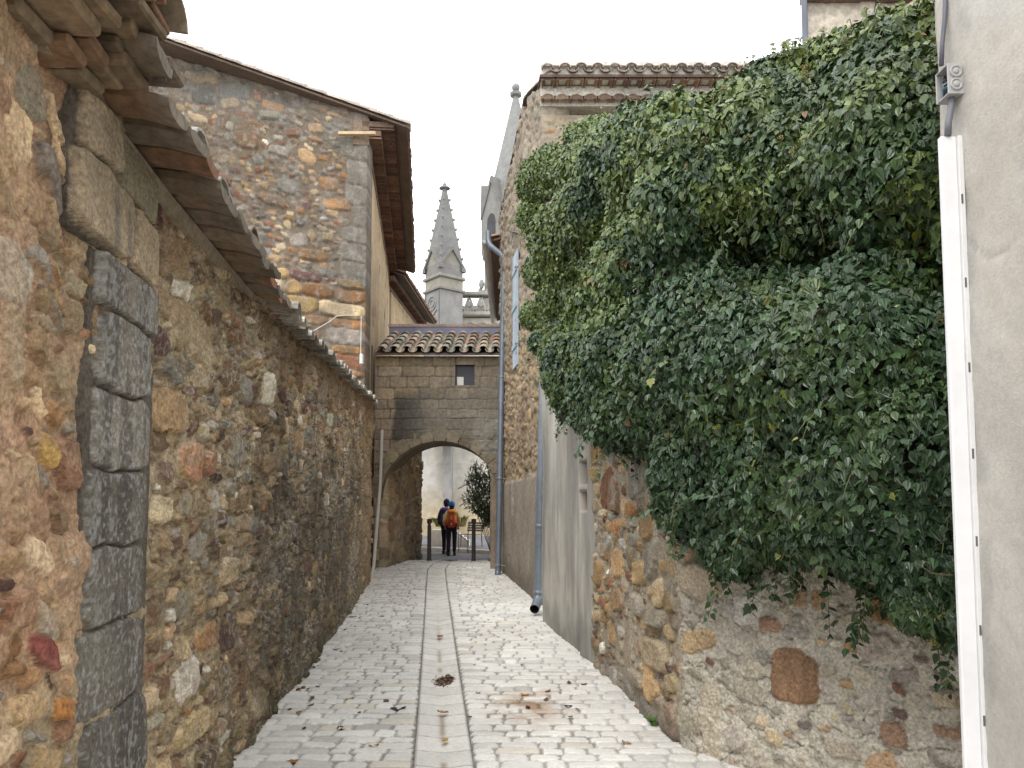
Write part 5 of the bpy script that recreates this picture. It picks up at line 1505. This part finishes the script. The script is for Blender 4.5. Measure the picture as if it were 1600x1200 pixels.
tuft('shrub', 'yellow-green shrub behind the walker, left of the orange backpack, at the church wall', 'shrub', W(686, 823, 37.5), 170, .62, (.17, .18, .05), .05, .9, 62)
tuft('shrub', 'thin yellow-green shrub at the church wall right of the orange backpack', 'shrub', W(722, 823, 37.5), 110, .75, (.24, .21, .07), .045, .5, 63)

# ================================================================== street furniture beyond the arch
def bollard(u, label):
    b = W(u, 877, 19.3); b.z = ground_z(19.3)
    t = thing('bollard', label, 'bollard', tuple(b), 'bollards closing the end of the alley')
    a = Acc(); H = 1.05
    a.lathe(b, [(.062, -.05), (.062, .04), (.052, .06), (.048, H-.17)], (.085, .07, .065), 16); a.build('post', M['iron'], t, False)
    a = Acc(); a.lathe(b, [(.036, H-.17), (.036, H-.12), (.060, H-.115), (.062, H-.03), (.052, H-.005), (.02, H)], (.085, .07, .065), 16); a.build('cap', M['iron'], t, False)
bollard(670.5, 'left dark iron bollard at the end of the cobbles, nearest the rubble passage wall')
bollard(740, 'right dark iron bollard at the end of the cobbles, under the oleander')

def street_bits():
    # low white rendered wall
    t = thing('low_wall', 'low whitewashed wall behind the two walkers across the road', 'wall', tuple(W(690, 848, 29)))
    p = W(674, 842, 29.5); q = W(733, 846, 28.6); a = Acc()
    zt = W(690, 828, 29).z
    n = 12
    for i in range(n):
        x0 = p.x+(q.x-p.x)*i/n; x1 = p.x+(q.x-p.x)*(i+1)/n
        k = i/n; top = zt - (.30*max(0, k-.55)/.45)*1.5; y0 = p.y+(q.y-p.y)*k
        a.box((x0, y0, .1), (x1, y0+.5, top), np.array((.80, .79, .76))*(1+.02*math.sin(i*2.3)))
    a.build('coping', M['render'], t)
    # metal bench
    o = W(736, 848, 28.3); t = thing('bench', 'dark slatted metal bench by the low white wall', 'bench', (o.x, o.y, .216))
    a = Acc(); m = (.17, .165, .17); th = math.radians(-35)
    fr = lambda x, y, z: (o.x + x*math.cos(th)-y*math.sin(th), o.y+x*math.sin(th)+y*math.cos(th), .216+z)
    for k in range(5): a.bevbox((-.38, -.22+.09*k, .43), (.38, -.15+.09*k, .455), .004, m, fr)
    a.build('seat', M['iron'], t)
    a = Acc()
    for k in range(4): a.bevbox((-.38, .235+.02*k, .55+.09*k), (.38, .255+.02*k, .62+.09*k), .004, m, fr)
    a.build('backrest', M['iron'], t)
    for sx in (-.32, .32):
        a = Acc(); a.tube([fr(sx, -.2, 0), fr(sx, -.18, .43)], .022, m, 8); a.tube([fr(sx, .25, 0), fr(sx, .22, .43), fr(sx, .32, .92)], .022, m, 8); a.build('leg', M['iron'], t)
    o = W(711, 838, 26.0)
    # sloping handrail
    t = thing('handrail', 'thin dark sloping handrail right of the walkers', 'handrail', tuple(o))
    a = Acc(); a.tube([W(714, 832, 26.6), W(722, 838, 26.4), W(731, 846, 26.2)], .018, m, 8); a.build('rail', M['iron'], t)
    for u, v0 in ((717, 834), (731, 846)):
        a = Acc(); q = W(u, v0, 26.4); a.tube([(q.x, q.y, .1), q], .018, m, 8); a.build('post', M['iron'], t)
    # dark planter pot by the right jamb
    o = W(767.5, 886, 18.0)
    tt = thing('drain_spout', 'small black drain spout at the foot of the right arch jamb', 'spout', tuple(o))
    a = Acc(); q = W(763, 876, 19.0); a.tube([q+Vector((.25, .0, .02)), q], .045, (.04, .04, .045), 10); a.build('spout', M['plastic'], tt)
street_bits()

# ================================================================== people
def skin_obj(name, J, bones, mat, parent, sub=2, col=None):
    """J {name: ((x, y, z), radius)}; bones: pairs; one continuous skinned surface, applied"""
    names = list(J); ix = {n: i for i, n in enumerate(names)}
    me = bpy.data.meshes.new(name); me.from_pydata([J[n][0] for n in names], [(ix[a], ix[b]) for a, b in bones], [])
    o = bpy.data.objects.new(name, me); COL.objects.link(o)
    m = o.modifiers.new('skin', 'SKIN'); m.use_smooth_shade = True
    for i, n in enumerate(names):
        rr = J[n][1]; rr = rr if isinstance(rr, tuple) else (rr, rr)
        me.skin_vertices[0].data[i].radius = rr
        me.skin_vertices[0].data[i].use_root = (i == 0)
    s = o.modifiers.new('sub', 'SUBSURF'); s.levels = sub; s.render_levels = sub
    dg = bpy.context.evaluated_depsgraph_get(); ev = o.evaluated_get(dg)
    nm = bpy.data.meshes.new_from_object(ev)
    bpy.data.objects.remove(o); bpy.data.meshes.remove(me)
    nm.name = name
    a = nm.attributes.new('col', 'FLOAT_COLOR', 'POINT')
    c = np.ones((len(nm.vertices), 4), np.float32); c[:, :3] = col; a.data.foreach_set('color', c.ravel())
    nm.materials.clear()
    return link(name, nm, M[mat], parent)

def person(o, H, yaw, jc, tc, hc, hatc, label, stride, longhair=False, seed=0):
    """walking away from the camera; o = ground point between the feet"""
    t = thing('person', label, 'person', tuple(o))
    k = H/1.75; cy_, sy_ = math.cos(yaw), math.sin(yaw)
    def q(x, y, z): return (o.x+(x*cy_-y*sy_)*k, o.y+(x*sy_+y*cy_)*k, o.z+z*k)
    s = stride
    pts = {'pelvis': (0, 0, .95), 'waist': (0, .01, 1.08), 'chest': (0, .0, 1.28), 'neck': (0, .02, 1.48), 'head0': (0, .04, 1.56), 'head1': (0, .055, 1.66), 'head2': (0, .05, 1.73)}
    for nm, sx in (('l', -1), ('r', 1)):
        st = s*sx
        pts.update({nm+'sh': (sx*.17, .0, 1.42), nm+'el': (sx*.25, -.05+.07*st, 1.15), nm+'wr': (sx*.22, .12+.08*st, .98),
                    nm+'hip': (sx*.09, 0, .92), nm+'kn': (sx*.095, .06+.10*st, .50), nm+'an': (sx*.09, .16*st-.03, .09), nm+'to': (sx*.10, .16*st+.14, .035)})
        pts[nm+'pa'] = (sx*.215, .17+.08*st, .92)
        for f in range(5):
            bx = sx*.215 + (f-2)*.018; L = (.05, .075, .082, .076, .06)[f]
            pts[f'{nm}f{f}'] = (bx + (-sx*.03 if f == 0 else 0), .19+.08*st, .92-L)
    J = lambda names, rad: {n: (q(*pts[n]), rad[n]*k if not isinstance(rad[n], tuple) else tuple(x*k for x in rad[n])) for n in names}
    rad = {'pelvis': (.15, .10), 'waist': (.13, .09), 'chest': (.155, .10), 'neck': .055, 'head0': (.07, .085), 'head1': (.078, .098), 'head2': (.062, .08)}
    bones = [('pelvis', 'waist'), ('waist', 'chest'), ('chest', 'neck'), ('neck', 'head0'), ('head0', 'head1'), ('head1', 'head2')]
    for nm in 'lr':
        rad.update({nm+'sh': .058, nm+'el': .042, nm+'wr': .03, nm+'pa': (.036, .018), nm+'hip': .085, nm+'kn': .058, nm+'an': .04, nm+'to': .034})
        bones += [('chest', nm+'sh'), (nm+'sh', nm+'el'), (nm+'el', nm+'wr'), (nm+'wr', nm+'pa'), ('pelvis', nm+'hip'), (nm+'hip', nm+'kn'), (nm+'kn', nm+'an'), (nm+'an', nm+'to')]
        for f in range(5): rad[f'{nm}f{f}'] = .0085; bones.append((nm+'pa', f'{nm}f{f}'))
    sk = (.42, .25, .17)
    skin_obj('body', J(list(pts), rad), bones, 'skin', t, 2, sk)
    # face: nose, ears
    a = Acc(); a.ball(q(0, .155, 1.625), (.014*k, .022*k, .022*k), sk, 6, 4)
    a.build('nose', M['skin'], t, True)
    for sx in (-1, 1):
        a = Acc(); a.ball(q(sx*.083, .05, 1.63), (.012*k, .022*k, .032*k), sk, 6, 4); a.build('ear', M['skin'], t, True)
        a = Acc(); a.ball(q(sx*.034, .135, 1.655), (.012*k, .010*k, .010*k), (.05, .04, .04), 6, 4); a.build('eye', M['skin'], t, True)
    a = Acc(); a.ball(q(0, .138, 1.575), (.026*k, .010*k, .007*k), (.3, .12, .1), 6, 4); a.build('mouth', M['skin'], t, True)
    # clothes
    jr = {'pelvis': (.185, .135), 'waist': (.18, .135), 'chest': (.195, .14), 'neck': .085}
    jb = [('pelvis', 'waist'), ('waist', 'chest'), ('chest', 'neck')]
    for nm in 'lr':
        jr.update({nm+'sh': .085, nm+'el': .066, nm+'wr': .05}); jb += [('chest', nm+'sh'), (nm+'sh', nm+'el'), (nm+'el', nm+'wr')]
    skin_obj('jacket', J(list(jr), jr), jb, 'cloth', t, 2, jc)
    tr = {'pelvis': (.165, .125)}; tb = []
    for nm in 'lr':
        tr.update({nm+'hip': .108, nm+'kn': .078, nm+'an': .062}); tb += [('pelvis', nm+'hip'), (nm+'hip', nm+'kn'), (nm+'kn', nm+'an')]
    skin_obj('trousers', J(list(tr), tr), tb, 'cloth', t, 2, tc)
    for nm, sx in (('l', -1), ('r', 1)):
        a = Acc(); st = s*sx
        V0 = [q(sx*.095+x, .16*st+y, z) for x, y, z in ((-.045, -.10, 0), (.045, -.10, 0), (.05, .17, 0), (-.05, .17, 0), (-.04, -.10, .13), (.04, -.10, .13), (.04, .16, .05), (-.04, .16, .05), (-.04, .02, .12), (.04, .02, .12))]
        a.add(V0, [(3, 2, 1, 0), (0, 1, 5, 4), (2, 3, 7, 6), (4, 5, 9, 8), (8, 9, 6, 7), (1, 2, 6, 9), (1, 9, 5), (3, 0, 8, 7), (0, 4, 8)], (.045, .04, .04)); a.build('shoe', M['cloth'], t)
    a = Acc(); a.ball(q(0, .035, 1.62), (.088*k, .10*k, (.13 if longhair else .10)*k), hc, 12, 8, .03); a.build('hair', M['cloth'], t, True)
    a = Acc(); a.lathe(q(0, .045, 1.665), [(.096*k, -.035*k), (.104*k, -.02*k), (.104*k, .02*k), (.10*k, .06*k), (.075*k, .105*k), (.035*k, .13*k)], hatc, 14)
    a.ball(q(0, .045, 1.80), .018*k, hatc, 8, 5); a.build('hat', M['cloth'], t, True)
    return q, k

def backpack(q, k, label, main, lid, dark, strapc, group):
    b = q(0, -.22, 1.22)
    t = thing('backpack', label, 'backpack', b, group)
    def box(nm, x0, x1, y0, y1, z0, z1, c, taper=1.0, par=t):
        # soft bag: rings of a super-ellipse, rounded at both ends
        V = []; fs = []; n = 14; R = 7
        for i in range(R+1):
            w = i/R; z = z0+(z1-z0)*w; e = min(1, math.sin(PI*min(max(w, .06), .94))**.35); tp = 1+(taper-1)*w
            for j in range(n):
                tt = 2*PI*j/n; cx, sx = math.cos(tt), math.sin(tt)
                X = (x0+x1)/2+(x1-x0)/2*e*tp*abs(cx)**.6*(1 if cx > 0 else -1); Yy = (y0+y1)/2+(y1-y0)/2*e*abs(sx)**.6*(1 if sx > 0 else -1)
                V.append(q(X, Yy, z))
        for i in range(R):
            for j in range(n): fs.append((i*n+j, i*n+(j+1) % n, (i+1)*n+(j+1) % n, (i+1)*n+j))
        fs.append(tuple(range(n))[::-1]); fs.append(tuple(R*n+j for j in range(n)))
        a = Acc(); a.add(V, fs, c); return a.build(nm, M['cloth'], par, True)
    box('pack_body', -.175, .175, -.40, -.13, .93, 1.42, main, .8)
    box('lid', -.145, .145, -.40, -.12, 1.36, 1.52, lid)
    box('pocket', -.11, .11, -.45, -.38, .98, 1.22, dark)
    for sx in (-1, 1): box('side_pocket', sx*.19-.035, sx*.19+.035, -.36, -.20, .96, 1.12, dark)
    a = Acc(); a.add([q(-.02, -.455, 1.0), q(.02, -.455, 1.0), q(.015, -.43, 1.30), q(-.015, -.43, 1.30)], [(0, 1, 2, 3)], strapc)
    for sx in (-1, 1): a.tube([q(sx*.16, -.41, .97), q(sx*.05, -.44, 1.22), q(sx*.09, -.41, 1.40)], .008, (.12, .06, .05), 5)
    a.build('strap', M['cloth'], t)
    for sx in (-1, 1):
        a = Acc(); a.tube([q(sx*.10, -.13, 1.44), q(sx*.12, .0, 1.50), q(sx*.12, .13, 1.36), q(sx*.15, .08, 1.10), q(sx*.17, -.13, 1.0)], .02, dark, 6); a.build('shoulder_strap', M['cloth'], t)

f1 = W(705.5, 867.5, 24.8); f1.z = ground_z(25)
q1, k1 = person(f1, 1.70, .05, (.56, .48, .22), (.022, .022, .05), (.02, .018, .017), (.035, .19, .50),
                'walker in pale yellow jacket and bright blue beanie carrying the orange backpack', .75, True)
backpack(q1, k1, 'orange hiking backpack with grey strap, on the walker in the blue beanie', (.68, .13, .035), (.74, .28, .04), (.45, .07, .03), (.5, .5, .5), 'hiking backpacks')
f2 = W(697, 864.5, 25.6); f2.z = ground_z(25)
q2, k2 = person(f2, 1.78, -.12, (.022, .03, .075), (.016, .016, .024), (.02, .018, .02), (.02, .03, .09),
                'walker in dark clothes and navy cap, half hidden behind the yellow-jacketed walker', -.8)
backpack(q2, k2, 'dark navy hiking backpack with purple lid on the walker in dark clothes', (.025, .04, .11), (.10, .06, .22), (.03, .05, .09), (.5, .5, .5), 'hiking backpacks')

# ================================================================== fallen leaves
def dry_leaf(name, p, size, col, label, cat='leaf', group=None, seed=0):
    r = random.Random(seed); th = r.uniform(0, 2*PI); a = Acc(); n = 5
    V = []; fs = []
    for i in range(n+1):
        w = i/n; hw = size*.32*math.sin(PI*min(.97, w*.93+.05)); y = (w-.5)*size; cur = size*(.30*(w-.5)**2*r.uniform(.6, 2.4))
        for sx in (-1, 0, 1):
            x = sx*hw; z = cur + abs(sx)*size*.10*r.uniform(.4, 1.8) + .004
            V.append((p[0]+x*math.cos(th)-y*math.sin(th), p[1]+x*math.sin(th)+y*math.cos(th), p[2]+z))
        if i:
            b = 3*i; fs += [(b-3, b-2, b+1, b), (b-2, b-1, b+2, b+1)]
    a.add(V, fs, np.array(col)*r.uniform(.8, 1.2))
    return tag(a.build(name, M['dry']), label, cat, group)
BR = (.17, .095, .05); YE = (.48, .30, .07); OR = (.36, .17, .06); DK = (.07, .055, .05)
spec = [((546, 1095), .08, YE, 'yellow fallen leaf on the pale cobbles left of the channel, above the others'), ((820, 1088), .09, (.45, .22, .05), 'orange fallen leaf in the brown stain right of the drain channel'),
        ((695, 1159), .08, YE, 'yellow fallen leaf in the drain channel, nearest the viewer'), ((460, 1194), .10, (.38, .17, .06), 'large rust coloured fallen leaf in the bottom left cobbles'),
        ((692, 1115), .09, (.42, .26, .14), 'pale tan fallen leaf in the channel below the leaf heap'), ((979, 1164), .08, (.40, .24, .14), 'tan fallen leaf on clean cobbles by the right wall'),
        ((584, 1168), .07, OR, 'orange brown fallen leaf on cobbles just left of the channel'), ((473, 1080), .12, BR, 'curled brown leaf at the foot of the left wall'),
        ((622, 1110), .13, DK, 'long dark twig-like leaf on the cobbles left of the channel'), ((687, 996), .12, (.40, .24, .15), 'pinkish tan leaf in the upper part of the drain channel'),
        ((533, 1142), .10, DK, 'dark shrivelled leaf on the lower left cobbles')]
for i, (uv, sz, c, lb) in enumerate(spec): dry_leaf('fallen_leaf', WG(*uv), sz, c, lb, seed=i)
rl = random.Random(77)
G1 = 'brown leaves strewn on the cobbles'
for i in range(34):
    if i < 10: uv = (rl.uniform(470, 650), rl.uniform(950, 1150))
    elif i < 22: uv = (rl.gauss(815, 45), rl.gauss(1078, 28))
    else:
        v = rl.uniform(930, 1120); p = WG(600, v); b = lx(p.y)+rl.uniform(.06, .25); uv = (800+F*b/p.y*1.01, v)
    p = WG(*uv)
    if p.x < lx(p.y)+.05: p.x = lx(p.y)+rl.uniform(.06, .2)
    if abs(p.x-float(chan_x(p.y))) < .2: p.x += .4
    p.z = ground_z(p.y)+.010
    dry_leaf('fallen_leaf', p, rl.uniform(.04, .075), BR if rl.random() < .6 else DK, 'small brown dry leaf strewn on the pale cobbles', group=G1, seed=100+i)
# leaf heap in the channel
a = Acc(); c0 = WG(697, 1062); rg = np.random.default_rng(5)
for k in range(300):
    d = rg.normal(0, 1, 2)*np.array([.055, .10]); hgt = .055*math.exp(-(d[0]/.06)**2-(d[1]/.11)**2)*rg.random()
    n_ = unit(rg.normal(0, .5, 3)+np.array([0, 0, 1])); t_ = unit(np.cross(n_, rg.normal(size=3))); b_ = np.cross(n_, t_); s_ = rg.uniform(.012, .03)
    p = np.array([c0.x+d[0]+.01, c0.y+d[1], ground_z(c0.y)-.012+hgt]); cl = np.array(((.17, .10, .06), (.10, .06, .04), (.24, .15, .10), (.20, .12, .08))[k % 4])*rg.uniform(.7, 1.3)
    a.add([p-t_*s_, p+b_*s_*.5, p+t_*s_, p-b_*s_*.5], [(0, 1, 2, 3)], cl)
tag(a.build('leaf_heap', M['dry']), 'small heap of dead brown leaves in the drain channel', 'leaf heap', kind='stuff')

# ================================================================== light, sky, camera
w = bpy.data.worlds.new('World'); scene.world = w; w.use_nodes = True
nt = w.node_tree; bg = nt.nodes['Background']
EL, AZ = math.radians(52), math.radians(205)     # sun above and behind the viewer's left shoulder
sky = nt.nodes.new('ShaderNodeTexSky'); sky.sky_type = 'NISHITA'; sky.sun_disc = False
sky.sun_elevation = EL; sky.sun_rotation = AZ; sky.dust_density = 4.0; sky.air_density = 1.5
tc = nt.nodes.new('ShaderNodeTexCoord'); no = nt.nodes.new('ShaderNodeTexNoise'); no.inputs['Scale'].default_value = 1.6; no.inputs['Detail'].default_value = 6
nt.links.new(tc.outputs['Generated'], no.inputs['Vector'])
cr = nt.nodes.new('ShaderNodeMapRange'); cr.inputs['From Min'].default_value = .3; cr.inputs['From Max'].default_value = .7; cr.inputs['To Min'].default_value = 21; cr.inputs['To Max'].default_value = 27
nt.links.new(no.outputs['Fac'], cr.inputs['Value'])
cl = nt.nodes.new('ShaderNodeVectorMath'); cl.operation = 'SCALE'; cl.inputs[0].default_value = (.98, .99, 1.0); nt.links.new(cr.outputs['Result'], cl.inputs['Scale'])
mx = nt.nodes.new('ShaderNodeMixRGB'); mx.inputs['Fac'].default_value = .93
nt.links.new(sky.outputs['Color'], mx.inputs['Color1']); nt.links.new(cl.outputs['Vector'], mx.inputs['Color2'])
nt.links.new(mx.outputs['Color'], bg.inputs['Color']); bg.inputs['Strength'].default_value = 0.10

sl = bpy.data.lights.new('sun', 'SUN'); sl.energy = 1.4; sl.angle = math.radians(16); sl.color = (1, .96, .9)
so = bpy.data.objects.new('sun', sl); COL.objects.link(so)
sd = Vector((math.sin(AZ)*math.cos(EL), math.cos(AZ)*math.cos(EL), math.sin(EL)))
so.rotation_euler = sd.to_track_quat('Z', 'Y').to_euler(); so.location = (0, -5, 20)

cd = bpy.data.cameras.new('camera'); cam = bpy.data.objects.new('camera', cd); COL.objects.link(cam)
cd.sensor_width = 36; cd.lens = F/1600*36; cd.shift_y = (CY-600)/1600; cd.clip_end = 2000; cd.clip_start = .05
cam.location = (0, 0, EYE); cam.rotation_euler = (math.radians(90)+PITCH, 0, 0)
scene.camera = cam
vs = scene.view_settings; vs.view_transform = 'Standard'; vs.look = 'None'; vs.exposure = 0.0; vs.gamma = 1.0
scene.cycles.max_bounces = 6; scene.cycles.diffuse_bounces = 4
